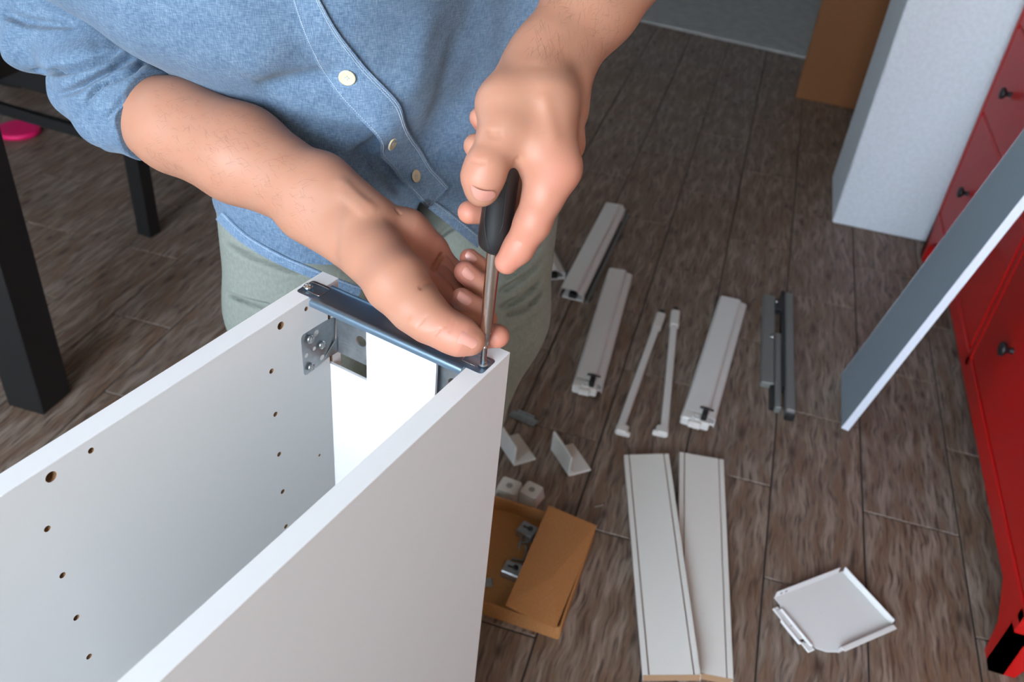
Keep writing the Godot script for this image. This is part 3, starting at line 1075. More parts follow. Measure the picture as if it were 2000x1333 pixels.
func trousers(man: Node3D, eye: Vector3) -> void:
	var T := Field.new(Vector3(-0.24, 0.565, -0.045), Vector3(0.205, 0.90, 0.12), 0.0024)
	var low := Field.new(Vector3(-0.27, 0.02, -0.24), Vector3(0.24, 0.98, 0.12), 0.0055)
	for g in [T, low]:
		g.cap(Vector3(-0.075, 0.84, -0.03), Vector3(-0.07, 1.0, -0.05), 0.105, 0.1, 0.03)
		g.cap(Vector3(0.07, 0.84, -0.12), Vector3(0.06, 0.98, -0.13), 0.09, 0.085, 0.03)
		g.cap(Vector3(-0.112, 0.84, -0.03), Vector3(-0.118, 0.6, -0.015), 0.102, 0.095, 0.02)
		g.cap(Vector3(-0.118, 0.6, -0.015), Vector3(-0.118, 0.42, -0.02), 0.095, 0.07, 0.02)
		g.cap(Vector3(-0.118, 0.42, -0.02), Vector3(-0.122, 0.09, -0.05), 0.07, 0.06, 0.02)
		g.cap(Vector3(0.086, 0.84, -0.115), Vector3(0.086, 0.6, -0.04), 0.097, 0.098, 0.02)
		g.cap(Vector3(0.086, 0.6, -0.04), Vector3(0.074, 0.44, -0.025), 0.098, 0.066, 0.02)
		g.cap(Vector3(0.074, 0.44, -0.02), Vector3(0.030, 0.09, -0.005), 0.066, 0.046, 0.02)
	# the coarse part leaves out the front that the fine part shows
	for zz in low.nz:
		for yy in low.ny:
			var p := low.o + Vector3(0, yy, zz) * low.c
			if p.z < -0.038 or p.y < 0.571 or p.y > 0.894:
				continue
			for xx in low.nx:
				var i := (zz * low.ny + yy) * low.nx + xx
				low.d[i] = maxf(low.d[i], 0.02)
	var creases := [
		[[Vector3(-0.1953, 0.7757, 0.085), Vector3(-0.1825, 0.7712, 0.1007), Vector3(-0.1646, 0.7674, 0.1159), Vector3(-0.1334, 0.7596, 0.134), Vector3(-0.0985, 0.7582, 0.1474), Vector3(-0.0671, 0.7538, 0.1506)], 0.0090, 0.0034],
		[[Vector3(-0.1961, 0.725, 0.0974), Vector3(-0.1774, 0.7217, 0.1245), Vector3(-0.1564, 0.716, 0.1411), Vector3(-0.1259, 0.7147, 0.1544), Vector3(-0.1047, 0.7132, 0.1556)], 0.0060, 0.0034],
		[[Vector3(-0.2022, 0.7422, 0.0848), Vector3(-0.1776, 0.7434, 0.1087), Vector3(-0.1517, 0.74, 0.1236)], 0.0037, 0.0034],
		[[Vector3(-0.1653, 0.662, 0.1311), Vector3(-0.1381, 0.6812, 0.1418), Vector3(-0.1164, 0.6814, 0.1417)], 0.0030, 0.0034],
		[[Vector3(0.125, 0.7396, 0.1238), Vector3(0.1447, 0.7516, 0.115), Vector3(0.1664, 0.7647, 0.0931), Vector3(0.1782, 0.7731, 0.0622)], 0.0060, 0.0034],
		[[Vector3(0.1267, 0.7269, 0.1331), Vector3(0.1491, 0.7383, 0.1248), Vector3(0.1684, 0.7497, 0.1041), Vector3(0.1803, 0.7609, 0.0711)], 0.0067, 0.0034],
		[[Vector3(0.1328, 0.721, 0.1375), Vector3(0.1555, 0.7303, 0.1307), Vector3(0.1722, 0.7413, 0.1102), Vector3(0.1814, 0.749, 0.0798)], 0.0060, 0.0034],
		[[Vector3(0.1289, 0.7569, 0.1236), Vector3(0.1458, 0.7681, 0.1154), Vector3(0.1647, 0.7776, 0.0837)], 0.0045, 0.0034],
		[[Vector3(0.1397, 0.7748, 0.1105), Vector3(0.1587, 0.7864, 0.0896), Vector3(0.1739, 0.7952, 0.0583)], 0.0045, 0.0034],
		[[Vector3(0.1371, 0.6897, 0.1232), Vector3(0.1577, 0.7004, 0.1154), Vector3(0.178, 0.7098, 0.0961)], 0.0030, 0.0034],
		[[Vector3(0.1539, 0.6508, 0.1145), Vector3(0.1691, 0.6649, 0.1041)], 0.0030, 0.0034],
		[[Vector3(0.0594, 0.8076, 0.1484), Vector3(0.0681, 0.8164, 0.142), Vector3(0.0823, 0.8217, 0.1381)], 0.0060, 0.0034],
		[[Vector3(0.0571, 0.7874, 0.1632), Vector3(0.0722, 0.8047, 0.1505)], 0.0045, 0.0034],
	]
	for q in creases:
		crease(T, q[0], q[1], q[2], eye, q[1] * 0.15)
	put("trousers", field_mesh([T.surface(), low.surface()]), M.trouser_cloth, man)


func hem_height(r: float, z: float, left: Array, right: Array) -> float:
	if z < -0.02:
		return 0.80
	var a := left if r < left[-1].x else right
	if r <= a[0].x:
		return a[0].y
	for i in a.size() - 1:
		if r <= a[i + 1].x:
			var t := clampf((r - a[i].x) / maxf(a[i + 1].x - a[i].x, 1e-5), 0.0, 1.0)
			return lerpf(a[i].y, a[i + 1].y, t)
	return a[-1].y


func shirt(man: Node3D, eye: Vector3, sh_r: Vector3, el: Vector3) -> void:
	var S := Field.new(Vector3(-0.36, 0.745, -0.19), Vector3(0.23, 1.13, 0.27), 0.0038)
	# lower part hanging in front of the hips
	S.cap(Vector3(-0.080, 0.74, -0.01), Vector3(-0.072, 0.98, -0.01), 0.130, 0.122, 0.03)
	S.cap(Vector3(0.002, 0.74, -0.062), Vector3(0.002, 1.0, -0.066), 0.122, 0.119, 0.02)
	S.cap(Vector3(0.072, 0.74, -0.115), Vector3(0.074, 1.0, -0.120), 0.116, 0.114, 0.02)
	S.cap(Vector3(-0.06, 0.98, -0.01), Vector3(-0.08, 1.15, 0.03), 0.13, 0.14, 0.03)
	S.cap(Vector3(0.002, 0.98, -0.066), Vector3(0.01, 1.15, -0.03), 0.119, 0.122, 0.02)
	S.cap(Vector3(0.074, 0.98, -0.120), Vector3(0.09, 1.15, -0.10), 0.114, 0.118, 0.02)
	# chest leaning over the forearm
	var c0 := Vector3(-0.3288, 1.0584, 0.0393)
	var c1 := Vector3(-0.187, 1.0113, 0.0861)
	var c2 := Vector3(-0.1255, 1.0056, 0.0903)
	S.cap(Vector3(-0.14, 0.958, 0.042), Vector3(-0.035, 0.952, 0.042), 0.088, 0.088, 0.03)
	S.cap(c0, c1, 0.078, 0.075, 0.02)
	S.cap(c1, c2, 0.075, 0.076, 0.02)
	S.cap(c2, Vector3(-0.057, 1.0253, 0.0635), 0.076, 0.085, 0.03)
	S.cap(Vector3(-0.057, 1.0253, 0.0635), Vector3(-0.0245, 1.0231, 0.0403), 0.085, 0.085, 0.02)
	S.cap(Vector3(-0.0286, 1.0177, 0.0195), Vector3(0.0581, 0.9897, -0.1583), 0.085, 0.085, 0.02)
	for q in [
		[[Vector3(-0.0939, 0.9549, 0.177), Vector3(-0.0685, 0.9599, 0.1733), Vector3(-0.039, 0.9659, 0.1689), Vector3(-0.0141, 0.9744, 0.1627)], 0.007, 0.009],
		[[Vector3(-0.0645, 1.0044, 0.1779), Vector3(-0.0818, 0.9828, 0.1813), Vector3(-0.1, 0.9641, 0.1826)], -0.004, 0.018],
		[[Vector3(0.0137, 0.912, 0.1464), Vector3(-0.0063, 0.8869, 0.14), Vector3(-0.0205, 0.8679, 0.1415)], 0.008, 0.010],
		[[Vector3(0.049, 1.0278, 0.1608), Vector3(0.0403, 0.9867, 0.1661), Vector3(0.0333, 0.9473, 0.1577)], -0.004, 0.016],
		[[Vector3(0.0745, 1.0135, 0.1589), Vector3(0.0644, 0.9714, 0.1648), Vector3(0.0566, 0.9274, 0.1599)], 0.004, 0.014],
		[[Vector3(-0.0161, 0.8899, 0.1378), Vector3(0.0024, 0.8757, 0.1357), Vector3(0.0278, 0.8501, 0.1421)], 0.008, 0.008],
		[[Vector3(-0.0792, 0.9151, 0.1441), Vector3(-0.0417, 0.9109, 0.1472), Vector3(-0.0041, 0.9067, 0.1503)], 0.003, 0.009],
		[[Vector3(0.0335, 0.9025, 0.1533), Vector3(0.072, 0.8909, 0.1618), Vector3(0.0949, 0.8929, 0.1603)], 0.003, 0.009],
		[[Vector3(-0.1243, 0.7966, 0.1689), Vector3(-0.0779, 0.7808, 0.1804), Vector3(-0.0375, 0.7725, 0.1865)], 0.0015, 0.006],
		[[Vector3(-0.0563, 0.8026, 0.1645), Vector3(-0.0563, 0.7847, 0.1776)], 0.003, 0.005],
	]:
		crease(S, q[0], q[1], q[2], eye)
	var hem_strips := []
	for q in [
		[[Vector3(-0.1552, 0.801, 0.1409), Vector3(-0.1305, 0.7857, 0.1521), Vector3(-0.1041, 0.7758, 0.1593), Vector3(-0.0831, 0.7695, 0.1639), Vector3(-0.0623, 0.7644, 0.1676), Vector3(-0.0363, 0.7582, 0.1722), Vector3(-0.0105, 0.7531, 0.1759)], [Vector3(-0.1495, 0.8072, 0.1363), Vector3(-0.1259, 0.7922, 0.1473), Vector3(-0.1004, 0.7826, 0.1543), Vector3(-0.08, 0.7763, 0.1589), Vector3(-0.0597, 0.7716, 0.1624), Vector3(-0.0342, 0.7653, 0.167), Vector3(-0.0089, 0.7602, 0.1708)]],
		[[Vector3(0.0469, 0.828, 0.1212), Vector3(0.0717, 0.8155, 0.1303), Vector3(0.1043, 0.798, 0.143), Vector3(0.1227, 0.7915, 0.1478)], [Vector3(0.0542, 0.8335, 0.1171), Vector3(0.0784, 0.8218, 0.1257), Vector3(0.1099, 0.805, 0.1379), Vector3(0.1267, 0.7992, 0.1422)]],
	]:
		hem_strips.append(laid_strip(S, smooth_path(q[0], 4), smooth_path(q[1], 4), eye, 0.0022, 0.0009, -99.0))
	var hems := []
	for q in [
		[Vector3(-0.1843, 0.8167, 0.117), Vector3(-0.1732, 0.8094, 0.1223), Vector3(-0.1526, 0.8004, 0.1413), Vector3(-0.1306, 0.7861, 0.1518), Vector3(-0.1041, 0.7762, 0.159), Vector3(-0.0831, 0.7699, 0.1636), Vector3(-0.0623, 0.7648, 0.1673), Vector3(-0.0364, 0.7586, 0.1719), Vector3(-0.0105, 0.7535, 0.1756), Vector3(0.011, 0.7619, 0.1695), Vector3(0.0277, 0.7877, 0.1506), Vector3(0.0349, 0.8127, 0.1323), Vector3(0.0367, 0.8258, 0.1227)],
		[Vector3(0.0366, 0.8299, 0.1197), Vector3(0.0458, 0.8287, 0.1206), Vector3(0.0717, 0.8159, 0.13), Vector3(0.1042, 0.7984, 0.1428), Vector3(0.1278, 0.7916, 0.1478), Vector3(0.149, 0.8023, 0.1399), Vector3(0.1652, 0.824, 0.124), Vector3(0.1759, 0.8453, 0.1085)],
	]:
		var row := []
		for p in q:
			var from: Vector3 = p + (eye - p).normalized() * 0.12
			var h := S.hit(from, (p - eye).normalized(), 0.3)
			if h.distance_to(from) < 0.0001:
				continue
			if row.is_empty() or h.x > row[-1].x:
				row.append(Vector2(h.x, h.y))
		hems.append(row)
	for zz in S.nz:
		for yy in S.ny:
			var u := S.o.y + yy * S.c
			if u > 0.9:
				continue
			for xx in S.nx:
				var i := (zz * S.ny + yy) * S.nx + xx
				if S.d[i] < 0.03:
					S.d[i] = maxf(S.d[i], (hem_height(S.o.x + xx * S.c, S.o.z + zz * S.c, hems[0], hems[1]) - u) * 0.75)
	var top := put("shirt", field_mesh([S.surface()]), M.chambray, man)
	# rolled right sleeve: a fine grid for the folds, a coarse one for the upper arm
	var cuff := Vector3(-0.2106, 0.8932, 0.1242)
	var axis := (cuff - el).normalized()
	var V := Field.new(Vector3(-0.455, 0.82, -0.04), Vector3(-0.172, 1.004, 0.186), 0.0021)
	var V2 := Field.new(Vector3(-0.56, 1.0, -0.2), Vector3(-0.2, 1.14, 0.16), 0.005)
	var sh2 := Vector3(-0.4285, 1.04, -0.096)
	var bend := Vector3(-0.2559, 0.9036, 0.0968)
	for g in [V, V2]:
		g.cap(sh2, sh2.lerp(bend, 0.55), 0.058, 0.055, 0.02)
		g.cap(sh2.lerp(bend, 0.55), bend, 0.055, 0.046, 0.02)
		g.cap(bend, cuff - axis * 0.034, 0.046, 0.0425, 0.015)
		g.cap(cuff - axis * 0.030, cuff - axis * 0.004, 0.0440, 0.0435, 0.003)
		g.cap(Vector3(-0.2928, 0.902, 0.098), Vector3(-0.2971, 0.8976, 0.1011), 0.026, 0.02, 0.015)
		g.cap(Vector3(-0.2593, 0.8808, 0.1221), Vector3(-0.2636, 0.8804, 0.1224), 0.024, 0.02, 0.012)
		g.cap(Vector3(-0.3531, 0.9307, 0.0522), Vector3(-0.3584, 0.9334, 0.0501), 0.035, 0.03, 0.02)
	for q in [
		[[Vector3(-0.3228, 0.9206, 0.1153), Vector3(-0.3009, 0.9294, 0.1337), Vector3(-0.284, 0.9343, 0.1425), Vector3(-0.2654, 0.9408, 0.1501), Vector3(-0.2524, 0.9449, 0.1471), Vector3(-0.2326, 0.955, 0.1521), Vector3(-0.218, 0.962, 0.1469)], 0.013, 0.0036],
		[[Vector3(-0.2916, 0.9094, 0.1359), Vector3(-0.2708, 0.9207, 0.1524), Vector3(-0.2601, 0.9261, 0.1485), Vector3(-0.2446, 0.9365, 0.1533), Vector3(-0.234, 0.9421, 0.1491), Vector3(-0.2168, 0.9535, 0.1532), Vector3(-0.2063, 0.958, 0.1499)], 0.012, 0.0032],
		[[Vector3(-0.2668, 0.9024, 0.141), Vector3(-0.2533, 0.9163, 0.1556), Vector3(-0.2492, 0.9233, 0.1505), Vector3(-0.2382, 0.9326, 0.1561), Vector3(-0.231, 0.9365, 0.1532), Vector3(-0.2156, 0.9439, 0.1602), Vector3(-0.2064, 0.9487, 0.1567), Vector3(-0.1971, 0.956, 0.1514)], 0.010, 0.0028],
		[[Vector3(-0.2467, 0.8921, 0.1486), Vector3(-0.2329, 0.9074, 0.1621), Vector3(-0.2276, 0.9153, 0.1564), Vector3(-0.2161, 0.9262, 0.1608), Vector3(-0.2093, 0.9326, 0.1561), Vector3(-0.1966, 0.9423, 0.1614), Vector3(-0.1872, 0.9486, 0.1568)], 0.009, 0.0028],
		[[Vector3(-0.2159, 0.9133, 0.1455), Vector3(-0.2067, 0.9233, 0.1505), Vector3(-0.2012, 0.9297, 0.1458), Vector3(-0.1907, 0.9386, 0.1517), Vector3(-0.1853, 0.942, 0.1492)], 0.005, 0.0026],
		[[Vector3(-0.2338, 0.8834, 0.1549), Vector3(-0.2248, 0.8964, 0.1578), Vector3(-0.2141, 0.9102, 0.1601), Vector3(-0.2024, 0.9245, 0.162), Vector3(-0.1882, 0.9395, 0.1634)], 0.004, 0.0028],
		[[Vector3(-0.3578, 0.9627, 0.0845), Vector3(-0.3396, 0.9634, 0.0964), Vector3(-0.3252, 0.9609, 0.0982), Vector3(-0.3033, 0.9646, 0.1079), Vector3(-0.2703, 0.9679, 0.1178)], 0.008, 0.004],
		[[Vector3(-0.314, 0.9413, 0.1249), Vector3(-0.281, 0.9456, 0.1342), Vector3(-0.2451, 0.9575, 0.1379)], -0.005, 0.012],
	]:
		crease(V, q[0], q[1], q[2], eye, q[1] * 0.16 if q[1] > 0.0 else 0.0)
	for g in [V, V2]:
		for zz in g.nz:
			for yy in g.ny:
				var i: int = (zz * g.ny + yy) * g.nx
				var p: Vector3 = g.o + Vector3(0, yy, zz) * g.c
				for xx in g.nx:
					if g.d[i] < 0.03:
						g.d[i] = maxf(g.d[i], (p - cuff).dot(axis))
					i += 1
					p.x += g.c
	var sleeve := put("sleeve", field_mesh([V.surface(), V2.surface()]), M.chambray, top)
	var V3 := Field.new(Vector3(0.08, 1.03, -0.24), Vector3(0.44, 1.30, 0.12), 0.006)
	V3.cap(Vector3(0.10, 1.16, -0.12), Vector3(0.24, 1.2, -0.10), 0.10, 0.072, 0.03)
	V3.cap(Vector3(0.24, 1.2, -0.10), Vector3(0.2395, 1.1201, 0.1056), 0.068, 0.052, 0.02)
	put("sleeve", field_mesh([V3.surface()]), M.chambray, top)
	front_band(top, S, eye, hem_strips)


# a strip of cloth laid on the surface of g between two lines seen from the eye
func laid_strip(g: Field, left: Array, right: Array, eye: Vector3, lift: float, ripples: float, buckle_at: float) -> Array:
	var rows := []
	var low := []
	var norms := []
	for i in left.size():
		var row := []
		var under := []
		var nr := []
		for j in 9:
			var f := j / 8.0
			var p: Vector3 = left[i].lerp(right[i], f)
			var look := (p - eye).normalized()
			var h := g.hit(p - look * 0.15, look, 0.4)
			var n := g.normal_at(h)
			var ripple := ripples * sin(i * 2.3 + j * 0.5 + 1.7 * sin(i * 0.83)) * (1.0 - absf(2.0 * f - 1.0))
			var buckle := 0.011 * exp(-pow((i - buckle_at) / 4.0, 2.0)) * (1.0 - f)
			row.append(h + n * (lift + ripple + buckle))
			under.append(h + n * 0.0002)
			nr.append(n)
		rows.append(row)
		low.append(under)
		norms.append(nr)
	# smooth the laid strip a little
	for turn in 2:
		for i in range(1, rows.size() - 1):
			for j in 9:
				rows[i][j] = (rows[i - 1][j] + rows[i][j] * 2.0 + rows[i + 1][j]) / 4.0
	for i in rows.size():
		for j in 9:
			var a: Vector3 = rows[mini(i + 1, rows.size() - 1)][j] - rows[maxi(i - 1, 0)][j]
			var b: Vector3 = rows[i][mini(j + 1, 8)] - rows[i][maxi(j - 1, 0)]
			var n := b.cross(a).normalized()
			norms[i][j] = n if n.dot(norms[i][j]) > 0.0 else -n
	var st := begin()
	ring_strip(st, rows, norms, false)
	for e in [0, 8]:
		var wall := []
		var wn := []
		for i in rows.size():
			wall.append([rows[i][e], low[i][e]])
			var out: Vector3 = (rows[i][e] - rows[i][8 - e]).normalized()
			wn.append([out, out])
		ring_strip(st, wall, wn, false)
	face(st, [rows[-1][0], rows[-1][8], low[-1][8], low[-1][0]], Vector3(0, -1, 0))
	return [st, rows, norms]


func stitch(thread: SurfaceTool, rows: Array, norms: Array, f: float, per := 3) -> void:
	for i in range(0, rows.size() - 1):
		for k in per:
			var t0 := float(k) / per + 0.05
			var t1 := t0 + 0.6 / per
			var j: float = f * 8.0
			var ja := mini(int(j), 7)
			var a0: Vector3 = rows[i][ja].lerp(rows[i][ja + 1], j - ja)
			var a1: Vector3 = rows[i + 1][ja].lerp(rows[i + 1][ja + 1], j - ja)
			var p0 := a0.lerp(a1, t0)
			var p1 := a0.lerp(a1, t1)
			var n: Vector3 = norms[i][ja]
			tube(thread, [p0 + n * 0.0001, (p0 + p1) / 2 + n * 0.0003, p1 + n * 0.0001], [0.0003, 0.0004, 0.0003], 5)


# the button band, its stitching and its buttons, laid on the shirt front
func front_band(top: Node3D, S: Field, eye: Vector3, hem_strips: Array) -> void:
	var left := smooth_path([Vector3(-0.0714, 1.0253, 0.1378), Vector3(-0.0679, 1.0187, 0.1426), Vector3(-0.06, 1.0039, 0.1535), Vector3(-0.054, 0.9874, 0.1532), Vector3(-0.0436, 0.9743, 0.1628), Vector3(-0.0378, 0.9562, 0.1512), Vector3(-0.0273, 0.9412, 0.1498), Vector3(-0.0126, 0.9216, 0.1393), Vector3(0.0019, 0.9037, 0.1277), Vector3(0.0045, 0.8917, 0.1365), Vector3(0.0158, 0.8761, 0.1355), Vector3(0.0244, 0.8616, 0.1337), Vector3(0.0373, 0.8456, 0.133), Vector3(0.0501, 0.838, 0.1386)], 4)
	var right := smooth_path([Vector3(-0.0494, 1.0272, 0.1364), Vector3(-0.0451, 1.0207, 0.1412), Vector3(-0.0364, 1.0104, 0.1487), Vector3(-0.0284, 0.9966, 0.1464), Vector3(-0.0178, 0.9827, 0.1442), Vector3(-0.0059, 0.9676, 0.1429), Vector3(0.007, 0.954, 0.1404), Vector3(0.0199, 0.9349, 0.1296), Vector3(0.0227, 0.9193, 0.1286), Vector3(0.0293, 0.9046, 0.127), Vector3(0.0389, 0.8898, 0.1255), Vector3(0.0492, 0.8775, 0.1345), Vector3(0.0597, 0.8662, 0.1303), Vector3(0.0672, 0.8606, 0.1344)], 4)
	var laid := laid_strip(S, left, right, eye, 0.0042, 0.0020, 33.0)
	var st: SurfaceTool = laid[0]
	var rows: Array = laid[1]
	var norms: Array = laid[2]
	var band := put("button_band", st, M.chambray_worn, top)
	var thread := begin()
	for f in [0.07, 0.88, 0.94]:
		stitch(thread, rows, norms, f)
	var s := put("stitching", thread, M.stitching, band)
	s.set_meta("kind", "stuff")
	for hem in hem_strips:
		var h := put("hem", hem[0], M.chambray_worn, top)
		thread = begin()
		stitch(thread, hem[1], hem[2], 0.85, 4)
		put("stitching", thread, M.stitching, h).set_meta("kind", "stuff")
	for q in [[20.0, 0.62, 0.0076], [34.0, 0.42, 0.0068], [44.0, 0.42, 0.0066]]:
		var i := int(q[0])
		var p: Vector3 = rows[i][int(q[1] * 8.0)].lerp(rows[i + 1][int(q[1] * 8.0)], q[0] - i)
		var n: Vector3 = norms[i][4]
		var along: Vector3 = (rows[i + 1][4] - rows[i][4]).normalized()
		if i > 30:
			n = (n + along.cross(n) * -0.5).normalized()
		var x := n.cross(along).normalized()
		var t := Transform3D(Basis(x, n, x.cross(n)), p + n * 0.0008)
		var r: float = q[2]
		var b := begin()
		lathe(b, [[r * 0.9, 0.0], [r, 0.0006], [r, 0.0015], [r * 0.9, 0.002], [r * 0.72, 0.0019], [r * 0.62, 0.0013], [0.0001, 0.0012]], t, 28)
		var btn := put("button", b, M.button_horn, band)
		var k := begin()
		for a in 4:
			var c := Vector3(cos(PI / 4 + a * PI / 2), 0, sin(PI / 4 + a * PI / 2)) * r * 0.22
			turned(k, [[r * 0.09, 0.00135], [0.0001, 0.00136]], t.translated_local(c), 8)
		put("thread_hole_shade", k, M.button_shadow, btn)  # flat darker discs paint the shade in the thread holes
		k = begin()
		box(k, t * Vector3(0, 0.0015, 0), Vector3(r * 0.5, 0.0006, r * 0.12), 0.0001, t.basis * Basis(Vector3.UP, 0.7))
		box(k, t * Vector3(0, 0.0015, 0), Vector3(r * 0.12, 0.0006, r * 0.5), 0.0001, t.basis * Basis(Vector3.UP, 0.7))
		put("thread_cross", k, M.stitching, btn)


# ---------- the cabinet ----------
func drill(parent: CSGShape3D, at: Vector3, axis: String, r: float, depth: float, m: Material) -> void:
	var c := CSGCylinder3D.new()
	c.radius = r
	c.height = depth
	c.sides = 20
	c.operation = CSGShape3D.OPERATION_SUBTRACTION
	c.material = m
	c.name = "bore"
	c.position = at
	if axis == "x":
		c.rotation.z = PI / 2
	elif axis == "z":
		c.rotation.x = PI / 2
	parent.add_child(c, true)


func slab(called: String, s: Vector3, at: Vector3, m: Material, parent: Node3D) -> CSGBox3D:
	var b := CSGBox3D.new()
	b.size = s
	b.position = at
	b.material = m
	b.name = called
	parent.add_child(b, true)
	return b


func pan_head(parent: Node3D, called: String, t: Transform3D, r: float, cross_turn := 0.4) -> void:
	var st := begin()
	lathe(st, [[r, 0.0], [r, r * 0.25], [r * 0.92, r * 0.42], [r * 0.6, r * 0.6], [0.0001, r * 0.66]], t, 20)
	var s := put(called, st, M.bright_steel, parent)
	var k := begin()
	for q in 2:
		box(k, t * Vector3(0, r * 0.62, 0), Vector3(r * 1.15, r * 0.16, r * 0.24), 0.0, t.basis * Basis(Vector3.UP, cross_turn + q * PI / 2))
	put("cross_recess_shade", k, M.hole_shade, s)  # raised grey bars; the shade of the cross is painted, nothing is cut


func cabinet() -> void:
	var cab := thing("cabinet", "narrow white open kitchen cabinet carcass standing upright with a steel rail on top", "cabinet", Vector3(-0.2293, 0, -0.5992), deg_to_rad(-14.349))
	for s in [-1, 1]:
		var p := slab("side_panel", Vector3(0.018, 0.8, 0.6), Vector3(s * 0.091, 0.4, 0.3), M.white_melamine, cab)
		var inner: float = s * 0.082
		for z in [0.0905, 0.309]:
			for k in 14:
				drill(p, Vector3(inner - s * 0.091, 0.3507 - k * 0.0494, z - 0.3), "x", 0.0025, 0.024, M.chipboard)
		for q in [[0.0753, 0.0038], [0.0433, 0.0022], [0.2647, 0.0024], [0.2962, 0.0042], [0.56, 0.0038]]:
			drill(p, Vector3(inner - s * 0.091, 0.3905, q[0] - 0.3), "x", q[1], 0.02, M.chipboard)
		drill(p, Vector3(inner - s * 0.091, 0.609 - 0.4, 0.037 - 0.3), "x", 0.0015, 0.02, M.chipboard)
		var g := slab("back_groove", Vector3(0.016, 0.9, 0.0038), Vector3(inner - s * 0.091, -0.06, 0.0138 - 0.3), M.chipboard, p)
		g.operation = CSGShape3D.OPERATION_SUBTRACTION
		put("edge_band", one_box(Vector3(0.0182, 0.0008, 0.6004), 0.0003), M.white_edge, cab, Vector3(s * 0.091, 0.8004, 0.3))
		put("front_edge_band", one_box(Vector3(0.0182, 0.8, 0.0008), 0.0003), M.white_edge, cab, Vector3(s * 0.091, 0.4, 0.6004))
	put("bottom_panel", one_box(Vector3(0.1638, 0.018, 0.585), 0.0005), M.white_melamine, cab, Vector3(0, 0.009, 0.3075))
	var back := begin()
	prism(back, PackedVector2Array([Vector2(-0.0885, 0.018), Vector2(0.0885, 0.018), Vector2(0.0885, 0.7124), Vector2(0.0379, 0.7124), Vector2(0.0379, 0.771), Vector2(-0.0382, 0.771), Vector2(-0.0382, 0.7124), Vector2(-0.0885, 0.7124)]), 0.0123, 0.0153)
	put("back_panel", back, M.white_edge, cab)
	# top rail: a pressed steel strip lying over both side panels
	var rail := CSGPolygon3D.new()
	rail.name = "top_rail"
	rail.polygon = rounded(0.194, 0.0228, 0.0035)
	rail.depth = 0.0014
	rail.material = M.rail_steel_reflection
	rail.rotation.x = -PI / 2
	rail.position = Vector3(0, 0.8009, 0.0278)
	cab.add_child(rail, true)
	var slot := CSGPolygon3D.new()
	slot.name = "slot"
	slot.polygon = rounded(0.0034, 0.0105, 0.0016)
	slot.depth = 0.02
	slot.material = M.bright_steel
	slot.operation = CSGShape3D.OPERATION_SUBTRACTION
	slot.position = Vector3(-0.0155, -0.0025, -0.01)
	rail.add_child(slot, true)
	for s in [-1.0, 1.0]:
		var lip := begin()
		var z0: float = 0.0278 + s * 0.0122
		var sect := []
		for k in 6:
			var a := PI / 2 * k / 5.0
			sect.append(Vector2(z0 + s * 0.0042 * sin(a), 0.8021 - 0.0032 * (1.0 - cos(a))))
		sect.append(Vector2(z0 + s * 0.0042, 0.7958))
		for k in sect.size() - 1:
			var a: Vector2 = sect[k]
			var b: Vector2 = sect[k + 1]
			var d := (b - a).normalized()
			var n := Vector3(0, absf(d.x), s * absf(d.y)).normalized()
			box(lip, Vector3(0.0015, (a.y + b.y) / 2, (a.x + b.x) / 2) - n * 0.0005, Vector3(0.158, 0.001, a.distance_to(b) + 0.0003), 0.0, Basis(Vector3(1, 0, 0), n, Vector3(1, 0, 0).cross(n)))
		put("rail_lip", lip, M.rail_steel_reflection, cab)
	for s in [-1.0, 1.0]:
		var em := begin()
		var x0 := 0.0945
		var pts := smooth_path([Vector3(s * x0, 0.8023, 0.0215), Vector3(s * 0.0865, 0.8023, 0.0208), Vector3(s * 0.0762, 0.8023, 0.0208), Vector3(s * 0.0745, 0.8023, 0.0225), Vector3(s * 0.0745, 0.8023, 0.0325), Vector3(s * 0.0765, 0.8023, 0.0345), Vector3(s * 0.0875, 0.8023, 0.0345)], 4)
		var rr := []
		for q in pts:
			rr.append(0.00055)
		tube(em, pts, rr, 8)
		put("pressed_ridge", em, M.bright_steel, cab)
	pan_head(cab, "rail_screw", Transform3D(Basis(), Vector3(-0.0911, 0.8022, 0.0294)), 0.0043)
	# hanging bracket: plate across the back and a drilled flange on each side
	var plate := slab("hanging_plate", Vector3(0.161, 0.0502, 0.0016), Vector3(0, 0.7471, 0.006), M.steel, cab)
	for s in [-1, 1]:
		drill(plate, Vector3(s * 0.0512, 0.0003, 0), "z", 0.0058, 0.01, M.steel)
	var rib := one_box(Vector3(0.024, 0.0009, 0.0007), 0.0003).commit()
	for s in [-1, 1]:
		for y in [0.7655, 0.7625, 0.7385, 0.7355]:
			put("pressed_rib", rib, M.steel, cab, Vector3(s * 0.062, y, 0.0069))
	for s in [-1.0, 1.0]:
		var fl := CSGPolygon3D.new()
		fl.name = "bracket_flange"
		fl.polygon = PackedVector2Array([Vector2(-0.0055, 0.7615), Vector2(-0.0085, 0.7215), Vector2(-0.047, 0.7193), Vector2(-0.0503, 0.7205), Vector2(-0.0516, 0.7235), Vector2(-0.0522, 0.762), Vector2(-0.0512, 0.7648), Vector2(-0.0488, 0.766), Vector2(-0.02, 0.7645)])
		fl.depth = 0.0013
		fl.rotation.y = PI / 2
		fl.position = Vector3(-0.0818 if s < 0 else 0.0805, 0, 0)
		fl.material = M.steel
		cab.add_child(fl, true)
		for q in [[0.0325, 0.7578, 0.0034], [0.0362, 0.7424, 0.0022], [0.0468, 0.7410, 0.0024], [0.0262, 0.7262, 0.003]]:
			drill(fl, Vector3(-q[0], q[1], 0), "z", q[2], 0.01, M.steel)
